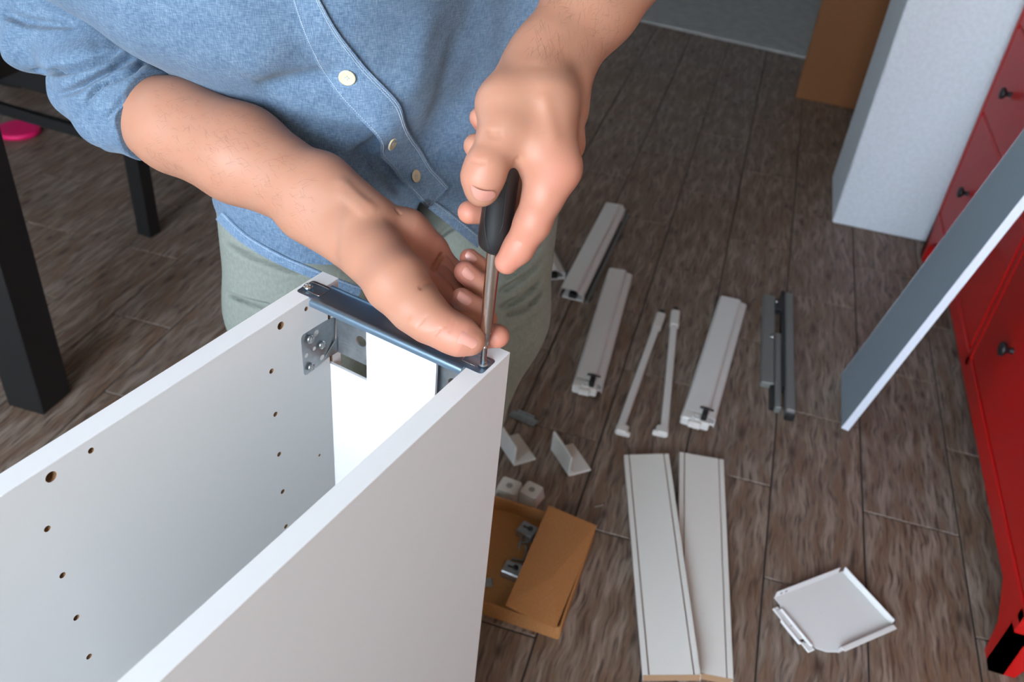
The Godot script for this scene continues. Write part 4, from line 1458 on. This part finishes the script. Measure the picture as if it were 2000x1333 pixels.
		for q in [[0.0425, 0.7578], [0.0275, 0.7425], [0.0435, 0.7265]]:
			pan_head(cab, "bracket_screw", Transform3D(Basis(Vector3(0, 1, 0), Vector3(-s, 0, 0), Vector3(0, 0, 1)), Vector3(s * 0.0804, q[1], q[0])), 0.0042, 0.3 + q[0] * 20)
		var gus := begin()
		prism(gus, PackedVector2Array([Vector2(0.008, 0.7225), Vector2(0.026, 0.7225), Vector2(0.008, 0.7385)]), -0.0004, 0.0004, Transform3D(Basis(Vector3(0, 0, 1), Vector3(0, 1, 0), Vector3(-1, 0, 0)).rotated(Vector3.UP, s * 0.12), Vector3(s * 0.0785, 0, 0)))
		put("gusset", gus, M.steel, cab)
	screw_and_driver()


func screw_and_driver() -> void:
	var foot: Vector3 = Vector3(-0.1478, 0.8023, -0.5492)
	var sc := thing("screw", "shiny countersunk screw standing in the end hole of the cabinet's steel rail", "screw", foot)
	var st := begin()
	var prof := []
	for k in 12:
		prof.append([0.0015, k * 0.0015])
		prof.append([0.0025, k * 0.0015 + 0.0006])
	prof.append([0.0013, 0.0183])
	prof.append([0.0013, 0.0188])
	lathe(st, prof, Transform3D(), 16)
	put("thread", st, M.bright_steel, sc)
	st = begin()
	lathe(st, [[0.0013, 0.0186], [0.0029, 0.0202], [0.0029, 0.0207], [0.0001, 0.0209]], Transform3D(), 20)
	put("screw_head", st, M.bright_steel, sc)
	st = begin()
	turned(st, [[0.0042, 0.0], [0.0036, 0.0006], [0.0024, 0.0009]], Transform3D(), 20)
	put("collar", st, M.steel, sc)
	var dr := thing("screwdriver", "screwdriver with a black handle and bright steel shaft held upright on the screw", "screwdriver", foot + Vector3(0, 0.0205, 0))
	dr.rotation = Vector3(0.0, 0.0, -0.012)
	st = begin()
	turned(st, [[0.0020, 0.0], [0.0028, 0.0035], [0.0036, 0.0075], [0.0036, 0.0135]], Transform3D(), 6)
	for k in 4:
		box(st, Vector3(cos(k * PI / 2), 0, sin(k * PI / 2)) * 0.0023 + Vector3(0, 0.003, 0), Vector3(0.0009, 0.006, 0.0009), 0.0002)
	put("bit", st, M.steel, dr)
	st = begin()
	turned(st, [[0.0038, 0.011], [0.0047, 0.0116], [0.0050, 0.013], [0.0054, 0.088]], Transform3D(), 32)
	put("shaft", st, M.nickel_shaft, dr)
	st = begin()
	var rings := []
	var norms := []
	var hp := [[0.0002, 0.0868], [0.006, 0.0868], [0.0092, 0.0878], [0.0112, 0.0905], [0.0121, 0.096], [0.0122, 0.101], [0.0117, 0.110], [0.0112, 0.122], [0.0117, 0.142], [0.0127, 0.16], [0.0128, 0.172], [0.0112, 0.184], [0.007, 0.190], [0.0002, 0.192]]
	var hs := []
	for q in hp:
		hs.append(Vector3(q[0], q[1], 0))
	hs = smooth_path(hs, 3)
	for i in hs.size():
		var a: Vector3 = hs[maxi(i - 1, 0)]
		var b: Vector3 = hs[mini(i + 1, hs.size() - 1)]
		var n2 := Vector2(b.y - a.y, -(b.x - a.x)).normalized()
		var ring := []
		var norm := []
		for j in 48:
			var th := TAU * j / 48.0
			var lobe := 1.0 + 0.055 * cos(4.0 * th + 0.9)
			ring.append(Vector3(cos(th) * hs[i].x * lobe, hs[i].y, sin(th) * hs[i].x * lobe))
			norm.append(Vector3(cos(th) * n2.x, n2.y, sin(th) * n2.x).normalized())
		rings.append(ring)
		norms.append(norm)
	ring_strip(st, rings, norms)
	put("handle", st, M.black_rubber, dr)
	st = begin()
	for s in [-1.0, 1.0]:
		var pts := []
		for k in 15:
			var f := k / 14.0
			var th: float = PI * 0.5 + s * (0.62 - 0.5 * maxf(0.0, f - 0.72) / 0.28)
			var y := 0.165 - f * 0.072
			pts.append(Vector3(cos(th), 0, sin(th)) * 0.0119 + Vector3(0, y, 0))
		var rr := []
		for q in pts:
			rr.append(0.0004)
		tube(st, pts, rr, 6)
	put("grip_seam", st, M.black_plastic, dr)


# ---------- red chest of drawers and its surroundings ----------
func dresser() -> void:
	var d := thing("chest_of_drawers", "glossy red chest of drawers with small black knobs along the right wall", "dresser", Vector3(0.86, 0, -1.82))
	var red: Material = M.red_paint
	put("top", one_box(Vector3(0.49, 0.028, 1.49), 0.004), red, d, Vector3(0.003, 0.941, 0))
	for s in [-1, 1]:
		put("side", one_box(Vector3(0.47, 0.83, 0.022), 0.003), red, d, Vector3(0.005, 0.512, s * 0.721))
	put("back", one_box(Vector3(0.008, 0.8, 1.42), 0.0), red, d, Vector3(0.232, 0.51, 0))
	put("bottom", one_box(Vector3(0.45, 0.018, 1.42), 0.0), red, d, Vector3(0, 0.115, 0))
	put("bottom_rail", one_box(Vector3(0.022, 0.046, 1.465), 0.003), red, d, Vector3(-0.232, 0.122, 0))
	put("top_strip", one_box(Vector3(0.022, 0.045, 1.465), 0.003), red, d, Vector3(-0.232, 0.904, 0))
	for z in [-0.7215, 0.004, 0.7215]:
		put("stile", one_box(Vector3(0.022, 0.78, 0.026), 0.003), red, d, Vector3(-0.232, 0.51, z))
	for k in 4:
		var sx := -1 if k < 2 else 1
		var sz := -1 if k % 2 else 1
		var st := begin()
		prism(st, PackedVector2Array([Vector2(0, 0.0), Vector2(0.042, 0.0), Vector2(0.056, 0.06), Vector2(0.12, 0.104), Vector2(0, 0.104)]), -0.012, 0.012, Transform3D(Basis(Vector3(0, 0, -sz), Vector3(0, 1, 0), Vector3(1, 0, 0)), Vector3(sx * 0.231, 0, sz * 0.7325)))
		prism(st, PackedVector2Array([Vector2(0, 0.0), Vector2(0.042, 0.0), Vector2(0.056, 0.06), Vector2(0.12, 0.104), Vector2(0, 0.104)]), -0.011, 0.011, Transform3D(Basis(Vector3(-sx, 0, 0), Vector3(0, 1, 0), Vector3(0, 0, 1)), Vector3(sx * 0.243, 0, sz * 0.7215)))
		put("leg", st, red, d)
	for col in 2:
		var z0 := -0.708 if col == 0 else 0.0185
		for row in [[0.1485, 0.4465, 1], [0.4505, 0.6725, 1], [0.6765, 0.8795, 1]]:
			var h: float = row[1] - row[0]
			var f := put("drawer", one_box(Vector3(0.02, h, 0.690), 0.005), red, d, Vector3(-0.2325, row[0] + h / 2, z0 + 0.345))
			put("drawer_box", one_box(Vector3(0.4, h * 0.7, 0.66), 0.0), M.chipboard, f, Vector3(0.21, -0.01, 0))
			for s in [-1, 1]:
				var k := begin()
				lathe(k, [[0.006, 0.0], [0.0052, 0.006], [0.0058, 0.011], [0.0125, 0.0155], [0.0145, 0.02], [0.0128, 0.0245], [0.0001, 0.0265]], Transform3D(Basis(Vector3(0, 1, 0), Vector3(-1, 0, 0), Vector3(0, 0, 1)), Vector3.ZERO), 18)
				put("knob", k, M.black_plastic, f, Vector3(-0.01, 0.0, s * 0.158))
	var o := thing("shelf_board", "", "")
	put("face", one_box(Vector3(0.016, 1.06, 0.199), 0.0006), M.blue_grey_board, o)
	put("edge_band", one_box(Vector3(0.0164, 1.0604, 0.0012), 0.0003), M.blue_white_edge, o, Vector3(0, 0, 0.0996))
	put("edge_band", one_box(Vector3(0.0164, 1.0604, 0.0012), 0.0003), M.blue_white_edge, o, Vector3(0, 0, -0.0996))
	tag(o, "long pale grey board leaning against the front of the red chest of drawers", "board")
	var up := Vector3(0.2235, 0.9747, 0).normalized()
	var nor := Vector3(-up.y, up.x, 0)
	o.transform = Transform3D(Basis(-nor, up, Vector3(0, 0, 1)), Vector3(0.381, 0.0036, -1.732) + up * 0.53 - nor * 0.008)
	var c := thing("moving_carton", "tall plain brown carton standing at the far end beside the white wall", "box", Vector3(0.45, 0, -3.9), deg_to_rad(-3))
	var st2 := one_box(Vector3(0.46, 0.62, 0.4), 0.004)
	var body := put("carton_body", st2, M.carton_brown, c, Vector3(0.0, 0.31, 0))
	body.rotation.z = 0.0
	for s in [-1, 1]:
		put("flap", one_box(Vector3(0.225, 0.004, 0.4), 0.001), M.carton_brown, c, Vector3(s * 0.114, 0.622, 0))
	var sheet := put("grey_sheet", one_box(Vector3(2.4, 0.012, 1.5), 0.003), M.grey_sheet, null, Vector3(0.02, 0.0062, -5.05))
	sheet.rotation.y = deg_to_rad(-9.6)
	tag(sheet, "large smooth light grey sheet lying flat on the floor behind the man", "sheet")


func furniture_left() -> void:
	var t := thing("dining_table", "black wooden table with thick square legs at the left edge", "table", Vector3(-1.80, 0, -1.75))
	put("tabletop", one_box(Vector3(1.26, 0.04, 1.44), 0.003), M.black_wood, t, Vector3(0, 0.73, 0))
	for sx in [-1, 1]:
		for sz in [-1, 1]:
			put("leg", one_box(Vector3(0.083, 0.71, 0.081), 0.002), M.black_wood, t, Vector3(sx * 0.5865, 0.355, sz * 0.6635))
	for s in [-1, 1]:
		put("apron", one_box(Vector3(1.09, 0.07, 0.02), 0.001), M.black_wood, t, Vector3(0, 0.675, s * 0.67))
		put("apron", one_box(Vector3(0.02, 0.07, 1.245), 0.001), M.black_wood, t, Vector3(s * 0.6, 0.675, 0))
	var c := thing("bench", "black wooden bench with a low stretcher pushed under the black table", "bench", Vector3(-1.91, 0, -1.98), deg_to_rad(-6.0))
	put("seat", one_box(Vector3(1.16, 0.03, 0.44), 0.005), M.black_wood, c, Vector3(0, 0.455, 0))
	for sx in [-1, 1]:
		for sz in [-1, 1]:
			put("leg", one_box(Vector3(0.042, 0.44, 0.042), 0.002), M.black_wood, c, Vector3(sx * 0.525, 0.22, sz * 0.19))
		put("stretcher", one_box(Vector3(1.01, 0.03, 0.02), 0.002), M.black_wood, c, Vector3(0, 0.245, sx * 0.19))
		put("apron", one_box(Vector3(1.01, 0.11, 0.018), 0.001), M.black_wood, c, Vector3(0, 0.385, sx * 0.197))
	var disc := begin()
	lathe(disc, [[0.0001, 0.0], [0.058, 0.0], [0.064, 0.004], [0.064, 0.014], [0.06, 0.018], [0.046, 0.019], [0.0001, 0.0185]], Transform3D(), 40)
	tag(put("pink_disc", disc, M.pink_rubber, null, Vector3(-2.1081, 0, -2.089)), "round bright pink disc lying on the floor under the black table", "disc")


# ---------- parts laid out on the floor ----------
func drawer_side(at: Vector3, turn: float, w: float, long: float, label: String, cap: bool) -> void:
	var o := thing("metal_profile", label, "drawer part", at, turn, "white metal drawer sides")
	var st := begin()
	var h := w / 2
	var outer := [Vector2(-h, 0.0), Vector2(-h, 0.006), Vector2(-h + 0.003, 0.027), Vector2(-h + 0.007, 0.031), Vector2(h - 0.024, 0.033), Vector2(h - 0.019, 0.0315), Vector2(h - 0.016, 0.026), Vector2(h - 0.004, 0.0245), Vector2(h, 0.021), Vector2(h, 0.0)]
	var poly := PackedVector2Array(outer)
	for i in range(outer.size() - 1, -1, -1):
		var q: Vector2 = outer[i]
		poly.append(Vector2(clampf(q.x, -h + 0.0016, h - 0.0016), maxf(q.y - 0.0016, 0.0)) if q.y > 0.001 else Vector2(q.x - signf(q.x) * 0.0016, 0.0))
	prism(st, poly, -long / 2, long / 2)
	put("profile", st, M.white_metal, o)
	st = begin()
	box(st, Vector3(0.004, 0.0025, 0), Vector3(w - 0.012, 0.005, long - 0.01), 0.0005)
	put("base_flange", st, M.white_metal, o)
	if cap:
		st = begin()
		box(st, Vector3(-0.004, 0.013, long / 2 + 0.005), Vector3(w - 0.012, 0.022, 0.034), 0.003)
		box(st, Vector3(-0.004, 0.016, long / 2 + 0.026), Vector3(w * 0.4, 0.016, 0.014), 0.003)
		put("end_cap", st, M.white_plastic, o)
		st = begin()
		lathe(st, [[0.009, 0.0], [0.009, 0.004], [0.007, 0.005], [0.004, 0.003], [0.0001, 0.003]], Transform3D(Basis(), Vector3(-0.004, 0.0235, long / 2 + 0.012)), 20)
		put("cam", st, M.white_metal, o)
		st = begin()
		box(st, Vector3(h - 0.025, 0.0285, long / 2 - 0.002), Vector3(0.012, 0.012, 0.036), 0.001)
		box(st, Vector3(h - 0.024, 0.036, long / 2 - 0.012), Vector3(0.03, 0.003, 0.006), 0.001)
		box(st, Vector3(h - 0.026, 0.035, long / 2 + 0.012), Vector3(0.006, 0.006, 0.008), 0.001)
		put("latch", st, M.black_plastic, o)
	else:
		st = begin()
		box(st, Vector3(h - 0.03, 0.012, long / 2 - 0.012), Vector3(0.02, 0.014, 0.02), 0.001)
		box(st, Vector3(h + 0.003, 0.012, 0.03), Vector3(0.004, 0.008, long * 0.85), 0.001)
		put("runner_clip", st, M.black_plastic, o)
		st = begin()
		box(st, Vector3(h + 0.009, 0.006, 0), Vector3(0.006, 0.012, long), 0.001)
		put("runner", st, M.slide_steel, o)
		st = begin()
		lathe(st, [[0.012, 0.0], [0.012, 0.01], [0.0001, 0.011]], Transform3D(Basis(), Vector3(h - 0.02, 0.016, -long / 2 - 0.004)), 18)
		put("end_wheel", st, M.white_plastic, o)


func gallery_rod(at: Vector3, turn: float, label: String, side: float) -> void:
	var o := thing("gallery_rod", label, "drawer part", at, turn, "thin white drawer rods")
	var st := begin()
	box(st, Vector3(0, 0.007, 0), Vector3(0.0165, 0.013, 0.47), 0.002)
	put("rod", st, M.white_metal, o)
	st = begin()
	box(st, Vector3(0.001, 0.008, -0.205), Vector3(0.022, 0.0155, 0.07), 0.003)
	put("end_sleeve", st, M.white_plastic, o)
	put("end_clip", one_box(Vector3(0.012, 0.012, 0.012), 0.003), M.white_plastic, o, Vector3(side * 0.018, 0.007, 0.236))
	st = begin()
	box(st, Vector3(side * 0.004, 0.008, 0.228), Vector3(0.026, 0.016, 0.028), 0.004)
	put("end_fitting", st, M.white_plastic, o)
	st = begin()
	box(st, Vector3(0.001, 0.008, -0.248), Vector3(0.011, 0.011, 0.018), 0.002)
	put("peg", st, M.black_plastic, o)


func floor_parts() -> void:
	drawer_side(Vector3(-0.2864, 0, -2.1415), deg_to_rad(-1.3), 0.066, 0.515, "hollow white drawer side lying between trouser leg and second drawer side, dark runner along it", false)
	drawer_side(Vector3(-0.432, 0, -2.085), deg_to_rad(30.0), 0.066, 0.3, "white drawer side mostly hidden behind the man's trouser leg", false)
	drawer_side(Vector3(-0.1841, 0, -1.7902), deg_to_rad(2.6), 0.067, 0.49, "white drawer side with black latch left of the two thin rods", true)
	drawer_side(Vector3(0.0902, 0, -1.7739), deg_to_rad(-3.4), 0.073, 0.49, "white drawer side with black latch right of the two thin rods", true)
	gallery_rod(Vector3(-0.0701, 0.012, -1.6642) * Vector3(1, 0, 1), deg_to_rad(-1.8), "thin white rod, the left one of the pair, its clip end slanting toward the cabinet", 1.0)
	gallery_rod(Vector3(-0.0085, 0.012, -1.6922) * Vector3(1, 0, 1), deg_to_rad(5.2), "thin white rod, the right one of the pair, lying straight with its clip turned left", -1.0)
	var sl := thing("drawer_slide", "grey steel telescopic drawer slide lying on the floor near the leaning board", "drawer slide", Vector3(0.2352, 0, -1.8907), deg_to_rad(2.6))
	put("outer_rail", one_box(Vector3(0.03, 0.016, 0.39), 0.002), M.slide_steel, sl, Vector3(-0.030, 0.008, -0.02))
	put("middle_rail", one_box(Vector3(0.014, 0.018, 0.3), 0.002), M.slide_steel, sl, Vector3(-0.006, 0.009, 0.11))
	put("inner_rail", one_box(Vector3(0.021, 0.026, 0.5), 0.003), M.slide_steel, sl, Vector3(0.020, 0.013, 0.02))
	var st := begin()
	box(st, Vector3(0.0045, 0.011, -0.03), Vector3(0.009, 0.022, 0.42), 0.001)
	put("ball_cage", st, M.black_plastic, sl)
	put("plastic_stop", one_box(Vector3(0.012, 0.013, 0.11), 0.001), M.black_plastic, sl, Vector3(-0.017, 0.007, 0.2))
	put("plastic_stop", one_box(Vector3(0.018, 0.02, 0.05), 0.003), M.black_plastic, sl, Vector3(-0.006, 0.012, -0.17))
	put("end_cap", one_box(Vector3(0.02, 0.017, 0.012), 0.002), M.black_plastic, sl, Vector3(0.02, 0.009, 0.273))
	st = begin()
	lathe(st, [[0.004, 0.0], [0.004, 0.003], [0.0001, 0.004]], Transform3D(Basis(), Vector3(-0.012, 0.02, -0.18)), 12)
	put("rivet", st, M.bright_steel, sl)
	st = begin()
	lathe(st, [[0.006, 0.0], [0.006, 0.003], [0.0001, 0.0035]], Transform3D(Basis(), Vector3(-0.02, 0.016, -0.02)), 12)
	put("rivet", st, M.bright_steel, sl)
	# two white corner pieces
	var k := 0
	for q in [[Vector3(-0.2658, 0, -1.3016), -47.0, "white plastic angle piece nearer the cabinet, in front of a small steel strip"], [Vector3(-0.1539, 0, -1.3144), -49.5, "white plastic angle piece farther from the cabinet, standing alone"]]:
		var o := thing("angle_piece", q[2], "bracket", q[0], deg_to_rad(q[1] + 90.0), "white plastic angle pieces")
		put("foot_plate", one_box(Vector3(0.05, 0.005, 0.081), 0.0015), M.white_plastic, o, Vector3(0, 0.0025, 0))
		put("upright_plate", one_box(Vector3(0.005, 0.05, 0.081), 0.0015), M.white_plastic, o, Vector3(-0.0245, 0.028, 0))
		for s in [-1, 1]:
			st = begin()
			prism(st, PackedVector2Array([Vector2(-0.022, 0.005), Vector2(-0.013, 0.005), Vector2(-0.022, 0.016)]), s * 0.0365 - 0.0008, s * 0.0365 + 0.0008)
			put("rib", st, M.white_plastic, o)
		k += 1
	var strip := begin()
	var hole := rounded(0.062, 0.022, 0.004)
	prism(strip, hole, 0.0, 0.0016, Transform3D(Basis(Vector3(1, 0, 0), Vector3(0, 0, -1), Vector3(0, 1, 0)), Vector3(0, 0.002, 0)))
	box(strip, Vector3(0.0, 0.006, -0.011), Vector3(0.04, 0.011, 0.0016), 0.0005)
	var so := thing("steel_strip", "small bent steel strip with a hole behind the white angle piece", "bracket", Vector3(-0.2781, 0, -1.3975), deg_to_rad(-12.0))
	put("plate", strip, M.steel, so)
	st = begin()
	turned(st, [[0.004, 0.0038], [0.0001, 0.0039]], Transform3D(Basis(), Vector3(0.022, 0, 0.003)), 14)
	put("bolt_hole_shade", st, M.hole_shade, so)  # flat disc painted as hole shade on the uncut plate
	for q in [[Vector3(-0.2452, 0, -1.179), 6.0, 0.047, "white plastic block with a hole, left one behind the cardboard box"], [Vector3(-0.2026, 0, -1.1842), 14.0, 0.042, "white plastic block with a hole, right one behind the cardboard box"]]:
		var o := thing("plastic_block", q[3], "plastic block", q[0], deg_to_rad(-q[1]), "white plastic blocks")
		var base := rounded(q[2], 0.044, 0.005)
		var top := rounded(q[2] - 0.008, 0.036, 0.005)
		st = begin()
		var r0 := []
		var r1 := []
		for i in base.size():
			r0.append(Vector3(base[i].x, 0, base[i].y))
			r1.append(Vector3(top[i].x, 0.024, top[i].y))
		for i in base.size():
			var j := (i + 1) % base.size()
			face(st, [r0[i], r0[j], r1[j], r1[i]], Vector3(base[i].x + base[j].x, 0.008, base[i].y + base[j].y).normalized())
		face(st, r1, Vector3.UP)
		put("block", st, M.white_plastic, o)
		st = begin()
		turned(st, [[0.0075, 0.0242], [0.0068, 0.0248], [0.0062, 0.0242]], Transform3D(), 20)
		put("hole_rim", st, M.white_plastic, o)
		st = begin()
		turned(st, [[0.0062, 0.02435], [0.0001, 0.02435]], Transform3D(), 20)
		put("hole", st, M.hole_shade, o)  # flat grey disc paints the shade of a bore in the block
	var sm := thing("loose_screw", "single tiny screw lying alone on the floor beside the cardboard box", "screw", Vector3(-0.0724, 0, -1.2108), deg_to_rad(40.0))
	st = begin()
	lathe(st, [[0.0001, -0.012], [0.0014, -0.009], [0.0014, 0.006], [0.0032, 0.009], [0.0001, 0.0095]], Transform3D(Basis(Vector3(0, 1, 0), Vector3(1, 0, 0), Vector3(0, 0, 1)), Vector3(0, 0.0032, 0)), 12)
	put("shank", st, M.bright_steel, sm)
	# two narrow drawer boards, the left one resting on the right one
	var corners := [
		[Vector3(0.0529, 0.016, -1.4046), Vector3(0.1407, 0.016, -1.4187), Vector3(0.2055, 0.016, -0.9129), "white board with brown grooves, lying underneath the other groove-edged board"],
		[Vector3(-0.053, 0.017, -1.3579), Vector3(0.0297, 0.031, -1.3704), Vector3(0.151, 0.037, -0.8818), "white board with brown grooves, lying on top of the other groove-edged board"],
	]
	for q in corners:
		var a: Vector3 = q[0]
		var b: Vector3 = q[1]
		var c: Vector3 = q[2]
		var z := (c - b).normalized()
		var x := (b - a)
		x = (x - z * x.dot(z)).normalized()
		var y := z.cross(x)
		var long: float = b.distance_to(c)
		var o := thing("groove_board", q[3], "board", Vector3.ZERO, 0.0, "white boards with grooves")
		o.transform = Transform3D(Basis(x, y, z), (a + c) / 2 - y * 0.016)
		var w := 0.0885
		st = begin()
		var gx := w / 2 - 0.0095
		for r in [[-w / 2, -gx - 0.0011, "edge_strip"], [-gx + 0.0011, gx - 0.0011, "face"], [gx + 0.0011, w / 2, "edge_strip"]]:
			put(r[2], one_box(Vector3(r[1] - r[0], 0.005, long), 0.0003), M.off_white_board, o, Vector3((r[0] + r[1]) / 2, 0.0135, 0))
		st = begin()
		box(st, Vector3(0, 0.0055, 0), Vector3(w, 0.011, long), 0.0003)
		box(st, Vector3(0, 0.0135, long / 2 + 0.0001), Vector3(w, 0.005, 0.0004), 0.0)
		put("chipboard_core", st, M.chipboard if false else M.groove_brown, o)
		for s in [-1, 1]:
			put("edge_band", one_box(Vector3(0.0006, 0.016, long), 0.0), M.off_white_board, o, Vector3(s * (w / 2 + 0.0002), 0.008, 0))
	tray()


func tray() -> void:
	var o := thing("metal_tray", "square white sheet-metal tray with folded edges lying on the floor near the front", "drawer part", Vector3(0.3645, 0, -1.1135), deg_to_rad(42.0))
	# local x runs along the long upper edge to the right, z towards the viewer's right-hand corner
	var st := begin()
	var w := 0.158
	var d := 0.130
	prism(st, PackedVector2Array([Vector2(-w / 2, -d / 2), Vector2(w / 2, -d / 2), Vector2(w / 2, d / 2), Vector2(-w / 2 + 0.03, d / 2), Vector2(-w / 2 + 0.012, d / 2 - 0.008), Vector2(-w / 2, d / 2 - 0.02), Vector2(-w / 2 - 0.004, d / 2 - 0.03), Vector2(-w / 2 - 0.004, -d / 2 + 0.022), Vector2(-w / 2, -d / 2 + 0.016)]), -0.001, 0.0, Transform3D(Basis(Vector3(1, 0, 0), Vector3(0, 0, 1), Vector3(0, -1, 0)), Vector3(0, 0.003, 0)))
	put("plate", st, M.white_metal, o)
	st = begin()
	box(st, Vector3(-0.004, 0.010, -d / 2), Vector3(w - 0.012, 0.016, 0.0016), 0.0006)
	put("folded_edge", st, M.white_metal, o)
	st = begin()
	box(st, Vector3(w / 2, 0.010, -0.002), Vector3(0.0016, 0.016, d - 0.008), 0.0006)
	put("folded_edge", st, M.white_metal, o)
	st = begin()
	box(st, Vector3(0.012, 0.009, d / 2), Vector3(w - 0.036, 0.014, 0.0016), 0.0006)
	box(st, Vector3(0.012, 0.016, d / 2 + 0.004), Vector3(w - 0.04, 0.0016, 0.009), 0.0006)
	put("folded_edge", st, M.white_metal, o)
	st = begin()
	box(st, Vector3(-w / 2 - 0.006, 0.006, 0.0), Vector3(0.006, 0.006, d - 0.05), 0.002)
	box(st, Vector3(-w / 2 - 0.014, 0.0055, -0.012), Vector3(0.012, 0.003, d - 0.062), 0.001)
	box(st, Vector3(-w / 2 - 0.021, 0.006, 0.004), Vector3(0.006, 0.006, d - 0.08), 0.002)
	box(st, Vector3(-w / 2 - 0.012, 0.005, d / 2 - 0.028), Vector3(0.014, 0.003, 0.02), 0.001)
	put("side_flange", st, M.white_metal, o)
	st = begin()
	for q in [Vector3(-w / 2 - 0.013, 0.0076, -0.04), Vector3(-w / 2 - 0.013, 0.0076, -0.005), Vector3(-w / 2 - 0.013, 0.0076, 0.03)]:
		st = begin()
		turned(st, [[0.0016, 0.0], [0.0001, 0.0001]], Transform3D(Basis(), q - Vector3(0, 0.0005, 0)), 10)
		put("punched_hole_shade", st, M.hole_shade, o)  # painted shade disc; the flange itself is not pierced
	for x in [-0.066, -0.055]:
		put("punched_slot_shade", one_box(Vector3(0.0045, 0.005, 0.001), 0.0), M.hole_shade, o, Vector3(x, 0.011, -d / 2 + 0.0010))  # grey bars paint the shade of slots in the folded edge


func carton_of_fittings() -> void:
	var o := thing("cardboard_box", "small open cardboard box holding metal fittings, half behind the white cabinet", "box", Vector3(-0.2, 0, -1.018), deg_to_rad(-2.0))
	var x0 := -0.078
	var x1 := 0.128
	var z1 := 0.115
	var h := 0.032
	put("bottom", one_box(Vector3(x1 - x0, 0.003, z1 * 2), 0.0), M.cardboard, o, Vector3((x0 + x1) / 2, 0.0016, 0))
	for s in [-1, 1]:
		put("wall", one_box(Vector3(x1 - x0, h, 0.004), 0.001), M.cardboard, o, Vector3((x0 + x1) / 2, h / 2, s * z1))
	for x in [x0, x1]:
		put("wall", one_box(Vector3(0.004, h, z1 * 2), 0.001), M.cardboard, o, Vector3(x, h / 2, 0))
	var fl := begin()
	var a := Vector3(x1 + 0.002, h + 0.001, -z1 - 0.004)
	var b := Vector3(x1 - 0.006, h + 0.001, z1 + 0.006)
	var c := Vector3(0.036, h + 0.022, z1 + 0.008)
	var d := Vector3(0.036, h + 0.012, -z1 - 0.006)
	var e := Vector3(0.09, h + 0.014, z1 * 0.3)
	var g := Vector3(0.105, h + 0.004, z1 + 0.008)
	for q in [[a, e, d], [a, b, e], [e, b, g], [e, g, c], [d, e, c]]:
		var n: Vector3 = (q[1] - q[0]).cross(q[2] - q[0]).normalized()
		n = n if n.y > 0 else -n
		face(fl, q, n)
		face(fl, [q[0] - n * 0.003, q[1] - n * 0.003, q[2] - n * 0.003], -n)
	for q in [[a, d], [d, c], [c, g], [g, b], [b, a]]:
		var n: Vector3 = (q[1] - q[0]).cross(Vector3.UP).normalized()
		face(fl, [q[0], q[1], q[1] - Vector3(0, 0.003, 0), q[0] - Vector3(0, 0.003, 0)], n)
	put("lid_flap", fl, M.cardboard, o)
	# fittings lying in the box
	var spots := [[Vector3(-0.1837, 0.01, -1.0919), -16.0, "small steel bracket at the back of the cardboard box", 0.034], [Vector3(-0.1837, 0.01, -0.9965), -6.0, "small steel bracket with a black screw in the middle of the cardboard box", 0.034], [Vector3(-0.2199, 0.008, -0.9613), 20.0, "loose steel tab next to the cabinet, inside the cardboard box", 0.022]]
	var k := 0
	for q in spots:
		var t := thing("steel_fitting", q[2], "bracket", Vector3(q[0].x, 0.0032, q[0].z), deg_to_rad(q[1]), "steel fittings in the cardboard box")
		var st := begin()
		box(st, Vector3(0, 0.008 if k < 2 else 0.003, 0), Vector3(q[3], 0.016 if k < 2 else 0.004, q[3] * 0.85), 0.002)
		put("plate", st, M.slide_steel if k == 2 else M.steel, t)
		if k < 2:
			st = begin()
			lathe(st, [[0.0052, 0.016], [0.005, 0.0185], [0.0001, 0.0195]], Transform3D(Basis(), Vector3(0.004, 0, -0.002)), 14)
			box(st, Vector3(-0.004, 0.0166, -0.001), Vector3(0.012, 0.0012, 0.004), 0.0003)
			put("black_screw", st, M.black_plastic, t)
		k += 1
	var rng := RandomNumberGenerator.new()
	rng.seed = 5
	var labels := ["topmost small screw of the heap in the cardboard box, pointing at the cabinet", "small screw in the heap, nearest the rear bracket", "small screw in the heap, under the flap edge", "small screw in the heap, nearest the front bracket", "small screw in the middle of the heap inside the cardboard box", "small screw at the cabinet side of the heap in the box"]
	for i in 6:
		var base: Vector3 = Vector3(-0.1834, 0.01, -1.0438)
		var s := thing("heap_screw", labels[i], "screw", Vector3(base.x + rng.randf_range(-0.012, 0.016), 0.0075 + (0.006 if i % 2 else 0.0), base.z + (i - 2.5) * 0.011), rng.randf_range(-0.9, 0.9), "loose screws in the cardboard box")
		var st := begin()
		lathe(st, [[0.0001, -0.016], [0.0018, -0.012], [0.0018, 0.01], [0.0042, 0.014], [0.0001, 0.015]], Transform3D(Basis(Vector3(0, 1, 0), Vector3(1, 0, 0), Vector3(0, 0, 1)).rotated(Vector3.UP, i * 0.8), Vector3.ZERO), 10)
		put("shank", st, M.slide_steel, s)
